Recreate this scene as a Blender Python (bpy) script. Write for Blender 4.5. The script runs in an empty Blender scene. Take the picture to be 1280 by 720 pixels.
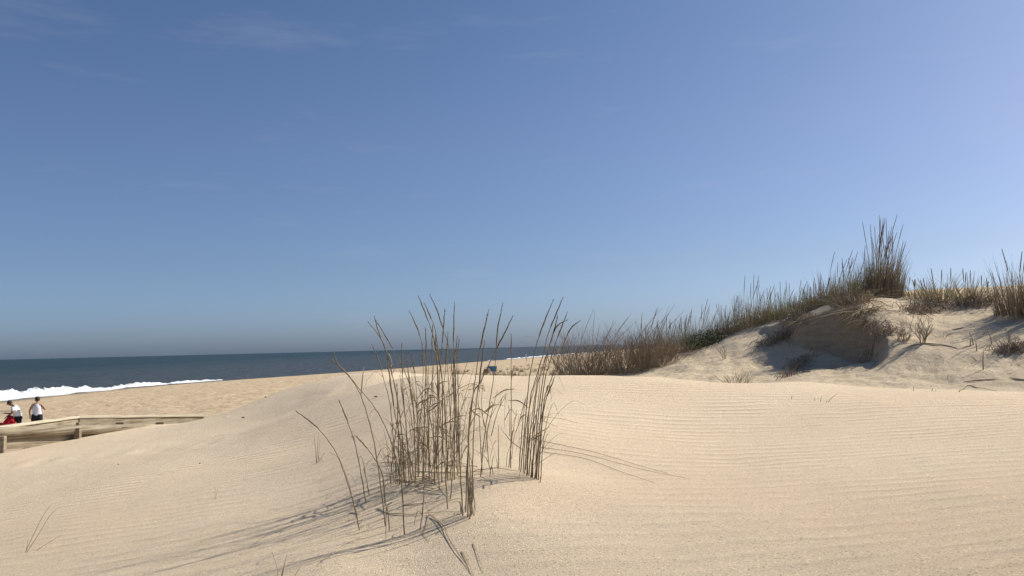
import bpy, bmesh, math, random
import numpy as np
from mathutils import Vector, Matrix

R = math.radians
rnd = random.Random(7)
scene = bpy.context.scene
COL = scene.collection

# ---------------------------------------------------------------- camera
ZC = 5.0                         # eye height above sea level
F = 1024.0                       # focal length in pixels of the 1280 px frame
PITCH, ROLL = R(4.13), R(1.40)
fwd = Vector((0, math.cos(PITCH), math.sin(PITCH)))
u0 = Vector((0, -math.sin(PITCH), math.cos(PITCH)))
r0 = Vector((1, 0, 0))
right = r0 * math.cos(ROLL) - u0 * math.sin(ROLL)
up = u0 * math.cos(ROLL) + r0 * math.sin(ROLL)
cam_d = bpy.data.cameras.new('camera')
cam = bpy.data.objects.new('camera', cam_d)
COL.objects.link(cam)
M = Matrix((right, up, -fwd)).transposed().to_4x4()
M.translation = (0, 0, ZC)
cam.matrix_world = M
cam_d.sensor_width = 36.0
cam_d.lens = 36.0 * F / 1280.0
cam_d.clip_start = 0.05
cam_d.clip_end = 200000
scene.camera = cam

# ---------------------------------------------------------------- light and sky
SUN_EL = R(39)
SUN_AZ = R(67)                   # clockwise from +Y (view direction): to the right, a little ahead
world = bpy.data.worlds.new('World')
scene.world = world
world.use_nodes = True
wn, wl = world.node_tree.nodes, world.node_tree.links
wn.clear()
sky = wn.new('ShaderNodeTexSky')
sky.sky_type = 'NISHITA'
sky.sun_disc = False
sky.sun_elevation = SUN_EL
sky.sun_rotation = SUN_AZ
sky.altitude = 0
sky.air_density = 0.75
sky.dust_density = 1.35
sky.ozone_density = 5.0
bg = wn.new('ShaderNodeBackground')
bg.inputs['Strength'].default_value = 0.068
wo = wn.new('ShaderNodeOutputWorld')
# thin wisps of cirrus, high in the sky
tc = wn.new('ShaderNodeTexCoord')
mp = wn.new('ShaderNodeMapping')
mp.inputs['Scale'].default_value = (1.6, 1.6, 9.0)
mp.inputs['Rotation'].default_value = (0, R(6), 0)
no = wn.new('ShaderNodeTexNoise')
no.inputs['Scale'].default_value = 2.6
no.inputs['Detail'].default_value = 7
no.inputs['Roughness'].default_value = 0.6
cr = wn.new('ShaderNodeMapRange')
cr.inputs['From Min'].default_value = 0.57
cr.inputs['From Max'].default_value = 0.85
cr.inputs['To Min'].default_value = 0.0
cr.inputs['To Max'].default_value = 0.16
cr.clamp = True
mx = wn.new('ShaderNodeMix')
mx.data_type = 'RGBA'
mx.inputs['B'].default_value = (5.0, 5.5, 6.2, 1)
wl.new(tc.outputs['Generated'], mp.inputs['Vector'])
wl.new(mp.outputs['Vector'], no.inputs['Vector'])
wl.new(no.outputs['Fac'], cr.inputs['Value'])
wl.new(cr.outputs['Result'], mx.inputs['Factor'])
# marine haze low over the horizon: the air there is duller and bluer than a clear sky
sep = wn.new('ShaderNodeSeparateXYZ')
wl.new(tc.outputs['Generated'], sep.inputs['Vector'])
hz = wn.new('ShaderNodeValToRGB')
hz.color_ramp.elements[0].position = 0.0
hz.color_ramp.elements[0].color = (0.92, 1.04, 1.30, 1)
hz.color_ramp.elements[1].position = 0.5
hz.color_ramp.elements[1].color = (0.86, 0.96, 1.0, 1)
e = hz.color_ramp.elements.new(0.10); e.color = (0.94, 0.935, 0.985, 1)
e = hz.color_ramp.elements.new(0.25); e.color = (1.02, 0.98, 1.0, 1)
wl.new(sep.outputs['Z'], hz.inputs['Fac'])
mul = wn.new('ShaderNodeMix')
mul.data_type = 'RGBA'
mul.blend_type = 'MULTIPLY'
mul.inputs['Factor'].default_value = 1.0
wl.new(sky.outputs['Color'], mul.inputs['A'])
wl.new(hz.outputs['Color'], mul.inputs['B'])
wl.new(mul.outputs['Result'], mx.inputs['A'])
wl.new(mx.outputs['Result'], bg.inputs['Color'])
wl.new(bg.outputs['Background'], wo.inputs['Surface'])

sun_d = bpy.data.lights.new('sun', 'SUN')
sun_d.energy = 4.0
sun_d.angle = R(0.42)
sun_d.color = (1.0, 0.93, 0.82)
sun = bpy.data.objects.new('sun', sun_d)
COL.objects.link(sun)
sdir = Vector((math.sin(SUN_AZ) * math.cos(SUN_EL), math.cos(SUN_AZ) * math.cos(SUN_EL), math.sin(SUN_EL)))
sun.rotation_euler = sdir.to_track_quat('Z', 'Y').to_euler()
sun.location = sdir * 100

vs = scene.view_settings
vs.view_transform = 'Standard'
vs.look = 'None'
vs.gamma = 1.0
vs.use_curve_mapping = False
vs.exposure = 0.65

# ---------------------------------------------------------------- helpers
def ray(px, py):
    return fwd + right * ((px - 640) / F) + up * ((360 - py) / F)

def P(px, py, D):
    d = ray(px, py)
    s = D / math.hypot(d.x, d.y)
    return Vector((d.x * s, d.y * s, ZC + d.z * s))

def PY(px, py, Y):
    d = ray(px, py)
    s = Y / d.y
    return Vector((d.x * s, Y, ZC + d.z * s))

def hit_z(px, py, z):
    d = ray(px, py)
    s = (z - ZC) / d.z
    return Vector((d.x * s, d.y * s, z))

def sstep(a, b, x):
    t = np.clip((x - a) / (b - a), 0, 1)
    return t * t * (3 - 2 * t)

def link(name, me, mat=None, parent=None):
    o = bpy.data.objects.new(name, me)
    COL.objects.link(o)
    if mat is not None and len(me.materials) == 0:
        me.materials.append(mat)
    if parent is not None:
        o.parent = parent
    return o

def tag(o, label, cat=None, group=None, kind=None):
    if label: o['label'] = label
    if cat: o['category'] = cat
    if group: o['group'] = group
    if kind: o['kind'] = kind
    return o

def thing(name, label, cat, loc=(0, 0, 0), rz=0.0, group=None):
    o = bpy.data.objects.new(name, None)
    o.empty_display_size = 0.1
    COL.objects.link(o)
    o.location = loc
    o.rotation_euler = (0, 0, rz)
    return tag(o, label, cat, group)

class MB:
    """collects verts and faces of one mesh"""
    def __init__(s):
        s.v, s.f = [], []
    def tube(s, pts, rad, sides=5, cap=True):
        n = len(pts)
        base = len(s.v)
        prev = None
        for i, p in enumerate(pts):
            a = pts[max(i - 1, 0)]
            b = pts[min(i + 1, n - 1)]
            t = (Vector(b) - Vector(a))
            if t.length < 1e-9: t = Vector((0, 0, 1))
            t.normalize()
            if prev is None:
                h = Vector((1, 0, 0)) if abs(t.x) < 0.8 else Vector((0, 1, 0))
                nrm = t.cross(h).normalized()
            else:
                nrm = (prev - t * prev.dot(t))
                if nrm.length < 1e-6: nrm = t.orthogonal()
                nrm.normalize()
            prev = nrm
            bi = t.cross(nrm)
            r = rad[i] if hasattr(rad, '__len__') else rad
            for k in range(sides):
                an = 2 * math.pi * k / sides
                s.v.append(Vector(p) + nrm * (r * math.cos(an)) + bi * (r * math.sin(an)))
        for i in range(n - 1):
            for k in range(sides):
                k2 = (k + 1) % sides
                s.f.append((base + i * sides + k, base + i * sides + k2, base + (i + 1) * sides + k2, base + (i + 1) * sides + k))
        if cap:
            s.f.append(tuple(base + k for k in reversed(range(sides))))
            s.f.append(tuple(base + (n - 1) * sides + k for k in range(sides)))
    def ribbon(s, pts, wid, side):
        """a thin folded leaf: V section"""
        base = len(s.v)
        n = len(pts)
        for i, p in enumerate(pts):
            p = Vector(p)
            w = wid[i]
            t = (Vector(pts[min(i + 1, n - 1)]) - Vector(pts[max(i - 1, 0)]))
            sd = Vector(side)
            nn = t.cross(sd)
            if nn.length > 1e-9: nn.normalize()
            s.v += [p - sd * w, p + nn * (w * 0.5), p + sd * w]
        for i in range(n - 1):
            a = base + 3 * i
            s.f += [(a, a + 1, a + 4, a + 3), (a + 1, a + 2, a + 5, a + 4)]
    def box(s, c, hx, hy, hz, rot=None):
        base = len(s.v)
        c = Vector(c)
        for dx in (-1, 1):
            for dy in (-1, 1):
                for dz in (-1, 1):
                    p = Vector((dx * hx, dy * hy, dz * hz))
                    if rot is not None: p = rot @ p
                    s.v.append(c + p)
        for q in ((0, 1, 3, 2), (4, 6, 7, 5), (0, 4, 5, 1), (2, 3, 7, 6), (0, 2, 6, 4), (1, 5, 7, 3)):
            s.f.append(tuple(base + k for k in q))
    def build(s, name, mat, parent=None, smooth=False, origin=None, bevel=0):
        me = bpy.data.meshes.new(name)
        vv = s.v
        if origin is not None:
            o = Vector(origin)
            vv = [Vector(v) - o for v in s.v]
        me.from_pydata([tuple(v) for v in vv], [], s.f)
        me.update()
        if smooth:
            me.polygons.foreach_set('use_smooth', [True] * len(me.polygons))
        ob = link(name, me, mat, parent)
        if bevel:
            m = ob.modifiers.new('bevel', 'BEVEL')
            m.width = bevel
            m.segments = 2
        return ob

def catmull(pts, n):
    pts = [Vector(p) for p in pts]
    q = [pts[0] * 2 - pts[1]] + pts + [pts[-1] * 2 - pts[-2]]
    out = []
    m = len(pts) - 1
    for i in range(n):
        t = i / (n - 1) * m
        k = min(int(t), m - 1)
        t -= k
        a, b, c, d = q[k], q[k + 1], q[k + 2], q[k + 3]
        out.append(0.5 * ((2 * b) + (c - a) * t + (2 * a - 5 * b + 4 * c - d) * t * t + (3 * b - a - 3 * c + d) * t ** 3))
    return out

# numpy value noise
_perm = np.random.RandomState(3).rand(256, 256)
def vnoise(x, y):
    xi, yi = np.floor(x).astype(np.int64), np.floor(y).astype(np.int64)
    fx, fy = x - xi, y - yi
    fx, fy = fx * fx * (3 - 2 * fx), fy * fy * (3 - 2 * fy)
    a = _perm[xi & 255, yi & 255]; b = _perm[(xi + 1) & 255, yi & 255]
    c = _perm[xi & 255, (yi + 1) & 255]; d = _perm[(xi + 1) & 255, (yi + 1) & 255]
    return (a * (1 - fx) + b * fx) * (1 - fy) + (c * (1 - fx) + d * fx) * fy - 0.5
def fbm(x, y, o=4):
    s, a = 0, 1.0
    for k in range(o):
        s = s + a * vnoise(x * 2 ** k + 17.3 * k, y * 2 ** k + 5.1 * k)
        a *= 0.5
    return s

# ---------------------------------------------------------------- materials
def mat(name):
    m = bpy.data.materials.new(name)
    m.use_nodes = True
    nt = m.node_tree
    b = nt.nodes['Principled BSDF']
    return m, nt, b

def noise_node(nt, scale, detail=4, rough=0.55, vec=None, dist=0.0):
    n = nt.nodes.new('ShaderNodeTexNoise')
    n.inputs['Scale'].default_value = scale
    n.inputs['Detail'].default_value = detail
    n.inputs['Roughness'].default_value = rough
    n.inputs['Distortion'].default_value = dist
    if vec is not None: nt.links.new(vec, n.inputs['Vector'])
    return n

def ramp(nt, fac, stops):
    r = nt.nodes.new('ShaderNodeValToRGB')
    while len(r.color_ramp.elements) > 1: r.color_ramp.elements.remove(r.color_ramp.elements[0])
    r.color_ramp.elements[0].position = stops[0][0]
    r.color_ramp.elements[0].color = (*stops[0][1], 1)
    for p, c in stops[1:]:
        e = r.color_ramp.elements.new(p)
        e.color = (*c, 1)
    nt.links.new(fac, r.inputs['Fac'])
    return r.outputs['Color']

def mixc(nt, fac, a, b, mode='MIX'):
    m = nt.nodes.new('ShaderNodeMix')
    m.data_type = 'RGBA'
    m.blend_type = mode
    for sock, v in (('Factor', fac), ('A', a), ('B', b)):
        if isinstance(v, (int, float)): m.inputs[sock].default_value = v
        elif isinstance(v, tuple): m.inputs[sock].default_value = (*v, 1)
        else: nt.links.new(v, m.inputs[sock])
    return m.outputs['Result']

def mathn(nt, op, a, b=None):
    m = nt.nodes.new('ShaderNodeMath')
    m.operation = op
    for i, v in enumerate((a, b)):
        if v is None: continue
        if isinstance(v, (int, float)): m.inputs[i].default_value = v
        else: nt.links.new(v, m.inputs[i])
    return m.outputs[0]

def bumpn(nt, height, strength, dist, normal=None):
    b = nt.nodes.new('ShaderNodeBump')
    b.inputs['Strength'].default_value = strength
    b.inputs['Distance'].default_value = dist
    nt.links.new(height, b.inputs['Height'])
    if normal is not None: nt.links.new(normal, b.inputs['Normal'])
    return b.outputs['Normal']

def simple_mat(name, c1, c2, scale=8.0, rough=0.85, bump=0.0, spec=0.2, stretch=None):
    m, nt, b = mat(name)
    tc = nt.nodes.new('ShaderNodeTexCoord')
    vec = tc.outputs['Object']
    if stretch:
        mp = nt.nodes.new('ShaderNodeMapping')
        mp.inputs['Scale'].default_value = stretch
        nt.links.new(vec, mp.inputs['Vector'])
        vec = mp.outputs['Vector']
    n = noise_node(nt, scale, 5, 0.6, vec)
    c = ramp(nt, n.outputs['Fac'], [(0.3, c1), (0.7, c2)])
    nt.links.new(c, b.inputs['Base Color'])
    b.inputs['Roughness'].default_value = rough
    b.inputs['Specular IOR Level'].default_value = spec
    if bump:
        nt.links.new(bumpn(nt, n.outputs['Fac'], bump, 0.01), b.inputs['Normal'])
    return m

def plant_mat(name, cols, rough=0.8, scale=9.0):
    """dry plant matter: colour wanders along and between the blades"""
    m, nt, b = mat(name)
    g = nt.nodes.new('ShaderNodeNewGeometry')
    n = noise_node(nt, scale, 3, 0.6, g.outputs['Position'])
    ri = nt.nodes.new('ShaderNodeMath'); ri.operation = 'MULTIPLY_ADD'
    nt.links.new(g.outputs['Random Per Island'], ri.inputs[0])
    ri.inputs[1].default_value = 0.75
    f = mathn(nt, 'MULTIPLY', n.outputs['Fac'], 0.5)
    nt.links.new(f, ri.inputs[2])
    k = len(cols)
    c = ramp(nt, ri.outputs[0], [(0.12 + 0.8 * i / (k - 1), cc) for i, cc in enumerate(cols)])
    nt.links.new(c, b.inputs['Base Color'])
    b.inputs['Roughness'].default_value = rough
    b.inputs['Specular IOR Level'].default_value = 0.15
    return m

def sand_mat():
    m, nt, b = mat('sand')
    g = nt.nodes.new('ShaderNodeNewGeometry')
    pos = g.outputs['Position']
    att = nt.nodes.new('ShaderNodeAttribute'); att.attribute_name = 'dune'
    rip = nt.nodes.new('ShaderNodeAttribute'); rip.attribute_name = 'ripple'
    big = noise_node(nt, 0.5, 4, 0.55, pos)
    med = noise_node(nt, 7.0, 5, 0.6, pos)
    fin = noise_node(nt, 160.0, 3, 0.7, pos)
    grn = noise_node(nt, 120.0, 5, 0.75, pos)
    c = ramp(nt, big.outputs['Fac'], [(0.3, (0.685, 0.553, 0.392)), (0.72, (0.72, 0.597, 0.434))])
    beachc = ramp(nt, noise_node(nt, 1.1, 6, 0.7, pos).outputs['Fac'], [(0.32, (0.33, 0.25, 0.165)), (0.5, (0.52, 0.407, 0.272)), (0.75, (0.60, 0.477, 0.33))])
    bat = nt.nodes.new('ShaderNodeAttribute'); bat.attribute_name = 'beach'
    c = mixc(nt, bat.outputs['Fac'], c, beachc)
    dn = noise_node(nt, 2.6, 7, 0.68, pos)
    dunec = ramp(nt, dn.outputs['Fac'], [(0.28, (0.40, 0.32, 0.225)), (0.44, (0.59, 0.485, 0.345)), (0.75, (0.65, 0.54, 0.39))])
    c = mixc(nt, att.outputs['Fac'], c, dunec)
    cat_ = nt.nodes.new('ShaderNodeAttribute'); cat_.attribute_name = 'coarse'
    cf = mathn(nt, 'MULTIPLY', cat_.outputs['Fac'], med.outputs['Fac'])
    c = mixc(nt, cf, c, (0.68, 0.53, 0.375))
    wet = nt.nodes.new('ShaderNodeAttribute'); wet.attribute_name = 'wet'
    c = mixc(nt, mathn(nt, 'MULTIPLY', wet.outputs['Fac'], 0.75), c, (0.20, 0.155, 0.105))
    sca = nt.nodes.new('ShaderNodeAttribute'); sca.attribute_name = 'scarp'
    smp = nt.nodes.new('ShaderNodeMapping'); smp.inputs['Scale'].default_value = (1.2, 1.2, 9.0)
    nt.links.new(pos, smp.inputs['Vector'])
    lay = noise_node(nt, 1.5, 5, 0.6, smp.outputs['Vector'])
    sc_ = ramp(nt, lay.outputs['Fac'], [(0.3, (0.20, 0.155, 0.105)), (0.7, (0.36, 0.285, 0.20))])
    c = mixc(nt, mathn(nt, 'MULTIPLY', sca.outputs['Fac'], 0.8), c, sc_)  # layered soil tones, also painting shade into the bluff face
    sp = ramp(nt, fin.outputs['Fac'], [(0.30, (0.50, 0.46, 0.42)), (0.45, (1, 1, 1)), (0.74, (1.16, 1.15, 1.13))])
    c = mixc(nt, 0.75, c, sp, 'MULTIPLY')
    # single coarse grains and shell flecks, darker ones gathered along the ripples
    vo = nt.nodes.new('ShaderNodeTexVoronoi'); vo.inputs['Scale'].default_value = 125.0
    nt.links.new(pos, vo.inputs['Vector'])
    vs_ = nt.nodes.new('ShaderNodeSeparateColor'); nt.links.new(vo.outputs['Color'], vs_.inputs['Color'])
    gr = ramp(nt, vs_.outputs['Red'], [(0.0, (0.50, 0.45, 0.40)), (0.035, (0.66, 0.61, 0.56)), (0.07, (0.95, 0.94, 0.93)), (0.90, (1.0, 1.0, 1.0)), (0.95, (1.22, 1.22, 1.2)), (1.0, (1.35, 1.35, 1.35))])
    c = mixc(nt, 0.85, c, gr, 'MULTIPLY')
    # heavy-mineral dark grains caught in the ripple troughs
    mp = nt.nodes.new('ShaderNodeMapping')
    mp.inputs['Rotation'].default_value = (0, 0, R(5))
    nt.links.new(pos, mp.inputs['Vector'])
    wv = nt.nodes.new('ShaderNodeTexWave')
    wv.wave_type = 'BANDS'; wv.bands_direction = 'Y'; wv.wave_profile = 'SIN'
    wv.inputs['Scale'].default_value = 1.75
    wv.inputs['Distortion'].default_value = 4.2
    wv.inputs['Detail'].default_value = 3.0
    wv.inputs['Detail Scale'].default_value = 0.7
    wv.inputs['Detail Roughness'].default_value = 0.55
    nt.links.new(mp.outputs['Vector'], wv.inputs['Vector'])
    patch = noise_node(nt, 1.3, 3, 0.6, pos)
    pm = nt.nodes.new('ShaderNodeMapRange')
    pm.inputs['From Min'].default_value = 0.36; pm.inputs['From Max'].default_value = 0.6
    nt.links.new(patch.outputs['Fac'], pm.inputs['Value'])
    rm = mathn(nt, 'MULTIPLY', rip.outputs['Fac'], pm.outputs['Result'])
    nt.links.new(c, b.inputs['Base Color'])
    b.inputs['Roughness'].default_value = 0.95
    b.inputs['Specular IOR Level'].default_value = 0.1
    rh = mathn(nt, 'MULTIPLY', mathn(nt, 'POWER', wv.outputs['Fac'], 2.2), rm)
    n1 = bumpn(nt, rh, 1.0, 0.013)
    n2 = bumpn(nt, grn.outputs['Fac'], 1.0, 0.013, n1)
    n3 = bumpn(nt, fin.outputs['Fac'], 0.35, 0.004, n2)
    dh = mathn(nt, 'MULTIPLY', dn.outputs['Fac'], att.outputs['Fac'])
    bn = noise_node(nt, 1.9, 5, 0.65, pos)
    n3 = bumpn(nt, mathn(nt, 'MULTIPLY', bn.outputs['Fac'], bat.outputs['Fac']), 0.8, 0.22, n3)
    n4 = bumpn(nt, dh, 0.7, 0.085, n3)
    nt.links.new(n4, b.inputs['Normal'])
    return m

def water_mat():
    m, nt, b = mat('sea_water')
    g = nt.nodes.new('ShaderNodeNewGeometry')
    mp = nt.nodes.new('ShaderNodeMapping')
    mp.inputs['Rotation'].default_value = (0, 0, R(6))
    mp.inputs['Scale'].default_value = (1.0, 0.32, 1.0)
    nt.links.new(g.outputs['Position'], mp.inputs['Vector'])
    n1 = noise_node(nt, 0.22, 6, 0.6, mp.outputs['Vector'])
    n2 = noise_node(nt, 0.02, 3, 0.5, mp.outputs['Vector'])
    c = ramp(nt, n2.outputs['Fac'], [(0.35, (0.016, 0.035, 0.038)), (0.65, (0.026, 0.046, 0.048))])
    sx = nt.nodes.new('ShaderNodeSeparateXYZ')
    nt.links.new(g.outputs['Position'], sx.inputs['Vector'])
    tm = nt.nodes.new('ShaderNodeMapRange')
    tm.inputs['From Min'].default_value = -260; tm.inputs['From Max'].default_value = -62
    tm.inputs['To Max'].default_value = 0.75
    nt.links.new(sx.outputs['X'], tm.inputs['Value'])
    c = mixc(nt, tm.outputs['Result'], c, (0.062, 0.066, 0.062))
    wc = noise_node(nt, 0.09, 8, 0.75, mp.outputs['Vector'])
    wf = nt.nodes.new('ShaderNodeMapRange')
    wf.inputs['From Min'].default_value = 0.71; wf.inputs['From Max'].default_value = 0.75
    nt.links.new(wc.outputs['Fac'], wf.inputs['Value'])
    c = mixc(nt, wf.outputs['Result'], c, (0.55, 0.58, 0.6))
    nt.links.new(c, b.inputs['Base Color'])
    b.inputs['Roughness'].default_value = 0.4
    b.inputs['IOR'].default_value = 1.33
    b.inputs['Specular IOR Level'].default_value = 0.16
    nt.links.new(bumpn(nt, n1.outputs['Fac'], 1.0, 2.2), b.inputs['Normal'])
    return m

SAND = sand_mat()
WATER = water_mat()
FOAM = simple_mat('foam', (0.52, 0.55, 0.57), (0.82, 0.83, 0.83), 0.9, 0.7, 1.0)
STEM = plant_mat('dry_stem', [(0.075, 0.056, 0.033), (0.155, 0.118, 0.07), (0.29, 0.23, 0.14)], scale=14)
SEED = plant_mat('seed_head', [(0.10, 0.075, 0.05), (0.20, 0.155, 0.10)], scale=20)
LEAF = plant_mat('dry_leaf', [(0.12, 0.09, 0.055), (0.27, 0.21, 0.13), (0.40, 0.33, 0.22)], scale=14)
TWIG = plant_mat('shrub_twig', [(0.13, 0.10, 0.075), (0.27, 0.21, 0.155), (0.42, 0.34, 0.25)], scale=5)
GRASS = plant_mat('dune_grass', [(0.19, 0.17, 0.09), (0.37, 0.32, 0.185), (0.58, 0.48, 0.31)], scale=4)
OLIVE = plant_mat('olive_grass', [(0.17, 0.175, 0.075), (0.34, 0.32, 0.155), (0.54, 0.46, 0.27)], scale=4)
BROWN = plant_mat('brown_grass', [(0.15, 0.117, 0.076), (0.29, 0.228, 0.147), (0.46, 0.375, 0.25)], scale=4)
GREEN = plant_mat('green_leaf', [(0.025, 0.045, 0.018), (0.05, 0.085, 0.03), (0.08, 0.11, 0.045)], scale=5)
PALE = plant_mat('pale_grass', [(0.20, 0.16, 0.095), (0.33, 0.27, 0.165), (0.42, 0.36, 0.24)], scale=5)

# ---------------------------------------------------------------- terrain height function
shore_px = [(-260, 538), (-120, 515), (0, 502), (90, 492), (180, 483.5), (270, 476.5), (350, 471), (430, 465.5), (500, 460), (560, 455), (620, 450.5), (660, 447.5), (700, 444)]
shore = [hit_z(x, y, 0.0) for x, y in shore_px]
SHY = np.array([p.y for p in shore]); SHX = np.array([p.x for p in shore])
def shoreX(Y):
    return np.interp(Y, SHY, SHX) + np.where(Y > SHY[-1], (Y - SHY[-1]) * 0.25, 0.0)
def z_beach(X, Y):
    d = X - shoreX(Y)
    z = np.where(d > 0, 0.036 * d, 0.05 * d)
    z = np.where(z > 1.3, 1.3 + (z - 1.3) * 0.12, z)
    z = np.minimum(z, 2.6)
    return np.maximum(z, -6.0)

ctl = []
def C(px, py, D): ctl.append(tuple(P(px, py, D)))
def W(x, y, z): ctl.append((x, y, z))
# left flank: one even incline falling away to the left
def CL(px, py):
    d = ray(px, py)
    # z = 4.02 + 0.15 (X + 0.35) + 0.052 (Y - 5)
    t = (4.02 + 0.15 * 0.35 - 0.26 - ZC) / (d.z - 0.15 * d.x - 0.052 * d.y)
    ctl.append((d.x * t, d.y * t, ZC + d.z * t))
for px, py in [(-250, 720), (0, 720), (160, 720), (320, 720), (420, 700), (-200, 640), (0, 650), (150, 650), (300, 650), (400, 640), (0, 600), (150, 600), (300, 600), (400, 600), (150, 565), (300, 555), (400, 555), (330, 525)]:
    CL(px, py)
# foreground slope
for c in [(520, 720, 4.3), (640, 720, 4.12), (960, 720, 4.0), (1280, 720, 3.9), (1550, 720, 3.9),
          (480, 655, 5.1), (580, 642, 4.85), (640, 630, 5.0), (700, 640, 4.95), (960, 640, 5.0), (1280, 640, 5.0), (1550, 640, 5.0),
          (490, 595, 6.35), (560, 590, 5.95), (610, 590, 5.85), (660, 592, 5.75), (710, 590, 6.1), (800, 580, 6.6), (1040, 580, 6.6), (1280, 580, 6.5), (1550, 580, 6.4),
          (480, 530, 8.9), (560, 530, 7.8), (640, 530, 7.6), (760, 530, 8.3), (960, 530, 8.7), (1280, 530, 8.6), (1550, 530, 8.5),
          # crest and where the sand meets the boardwalk
          (-120, 592, 15.6), (0, 568, 16.6), (50, 559, 17.0), (100, 549, 17.5), (185, 531, 19.3), (220, 531.5, 20.3), (252, 529, 21.3), (225, 530, 17.6), (225, 530, 18.9), (255, 524, 18.6), (255, 526, 20), (180, 536, 17.8), (292, 512, 20.6),
          (330, 497.5, 19.4), (380, 480, 20.0), (425, 470, 18.2), (470, 466.5, 15.4), (510, 471, 12.8), (560, 477, 11.2), (640, 475, 11.4), (700, 471, 11.6), (760, 470, 12), (830, 473, 12.5),
          (900, 479, 12.5), (960, 479, 12.5), (1010, 477.5, 12.5), (1060, 482, 12.5), (1120, 487, 12.5), (1200, 489, 12.5), (1280, 491, 12.4), (1550, 494, 12.2)]:
    C(*c)
# hollow behind the crest
for c in [(290, 521, 24), (330, 507, 24), (400, 487, 24.5), (470, 474, 20.5), (560, 487, 15), (640, 486, 15.5), (700, 480, 16), (760, 475, 17), (830, 477, 15), (900, 482, 14.4), (1010, 481, 14), (1120, 488, 13.7), (1280, 491, 13.5)]:
    C(*c)
for px in (-420, -200, 0, 120, 250, 340, 430, 500):
    for D, q in ((24, 0.75 if px < 300 else None), (33, 0.3), (46, 0.0), (70, 0), (110, 0), (180, 0)):
        if q is None: continue
        d = P(px, 440, D)
        zb = float(z_beach(np.array(d.x), np.array(d.y)))
        W(d.x, d.y, zb + q * (1.35 if px > 100 else 1.0))
# low foredune in the middle distance
for c in [(560, 482, 24), (640, 481, 24), (700, 480, 26), (560, 474.5, 48), (560, 469, 66), (612, 464.5, 66), (650, 462, 66), (700, 459.5, 66), (760, 457, 66), (600, 455, 150), (690, 452, 150), (760, 452, 150)]:
    C(*c)
for px in (560, 614, 660, 700):
    for D, zz in ((30, 3.55), (38, 3.35), (48, 3.18), (57, 3.15), (80, 2.85), (100, 2.6), (120, 2.45)):
        d = P(px, 440, D)
        W(d.x, d.y, zz + (px - 630) * 0.0012)
# right hand dune: slope and ridge
for c in [(740, 469, 21.5), (760, 468, 22), (800, 469, 20), (830, 471, 18), (830, 447, 22), (860, 470, 17.5), (865, 438, 22), (900, 474, 16.4), (900, 450, 18.6), (900, 424, 22), (930, 410, 22),
          (960, 474, 15.8), (960, 450, 17.2), (960, 434, 18.8), (962, 402, 21.8), (1000, 474, 15.2), (1000, 450, 16.6), (1000, 436, 18.0), (1000, 396, 21),
          (1050, 474, 14.9), (1050, 450, 16), (1060, 436, 17.0), (1050, 384, 20.4), (1100, 474, 14.6), (1100, 440, 16.2), (1100, 410, 17.6), (1100, 374, 19.6),
          (1180, 478, 14.2), (1180, 440, 15.9), (1180, 405, 17.4), (1180, 376, 19), (1240, 377, 18.6), (1280, 478, 14), (1280, 440, 15.5), (1280, 405, 17), (1280, 374, 18.4),
          (1550, 478, 13.6), (1550, 440, 15), (1550, 372, 17.8), (1900, 372, 17), (1900, 470, 12)]:
    C(*c)
# plateau and back slope behind the ridge
for c in [(740, 480, 28), (800, 466, 28), (860, 452, 29), (930, 432, 29), (1000, 415, 29), (1100, 400, 29), (1280, 396, 28), (1550, 396, 28),
          (760, 470, 45), (860, 464, 45), (1000, 450, 45), (1200, 440, 45), (1550, 430, 45), (1000, 452, 110), (1550, 440, 110), (860, 455, 110)]:
    C(*c)
# ground beside and behind the camera
for a in range(-170, 190, 20):
    for D in (0.6, 1.8):
        W(D * math.sin(R(a)), D * math.cos(R(a)), ZC - 1.17 + 0.02 * D * math.sin(R(a)))
for a in (-160, -125, -90, -65, 65, 90, 125, 160, 180):
    for D in (4.5, 10, 25, 70, 160):
        s = math.sin(R(a))
        z = ZC - 1.2 + (0.13 * min(D, 9) * s if s < 0 else 0.05 * min(D, 8) * s) * 1.0
        x, y = D * s, D * math.cos(R(a))
        if s < -0.3 and D >= 25: z = max(float(z_beach(np.array(x), np.array(y))), 0.2) + (1.0 if D < 30 else 0)
        elif D >= 25: z = ZC - 0.6
        W(x, y, z)

ctl = np.array(ctl)
cu = np.arctan2(ctl[:, 0], ctl[:, 1]); cv = np.log(np.hypot(ctl[:, 0], ctl[:, 1]))
# wrap copies so the sheet closes behind the camera
CU = np.concatenate([cu, cu[cu > 2.0] - 2 * np.pi, cu[cu < -2.0] + 2 * np.pi])
CV = np.concatenate([cv, cv[cu > 2.0], cv[cu < -2.0]])
CZ = np.concatenate([ctl[:, 2], ctl[cu > 2.0, 2], ctl[cu < -2.0, 2]])
def kern(r2):
    return 0.5 * r2 * np.log(r2 + 1e-12)
nC = len(CU)
A = np.zeros((nC + 3, nC + 3))
A[:nC, :nC] = kern((CU[:, None] - CU[None]) ** 2 + (CV[:, None] - CV[None]) ** 2) + np.eye(nC) * 2e-4
A[:nC, nC] = 1; A[:nC, nC + 1] = CU; A[:nC, nC + 2] = CV
A[nC:, :nC] = A[:nC, nC:].T
sol = np.linalg.solve(A, np.concatenate([CZ, np.zeros(3)]))
def rbf(X, Y):
    u = np.arctan2(X, Y); v = np.log(np.maximum(np.hypot(X, Y), 0.3))
    out = np.empty_like(u)
    for i in range(0, len(u), 20000):
        uu, vv = u[i:i + 20000], v[i:i + 20000]
        k = kern((uu[:, None] - CU[None]) ** 2 + (vv[:, None] - CV[None]) ** 2)
        out[i:i + 20000] = k @ sol[:nC] + sol[nC] + sol[nC + 1] * uu + sol[nC + 2] * vv
    return out

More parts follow.
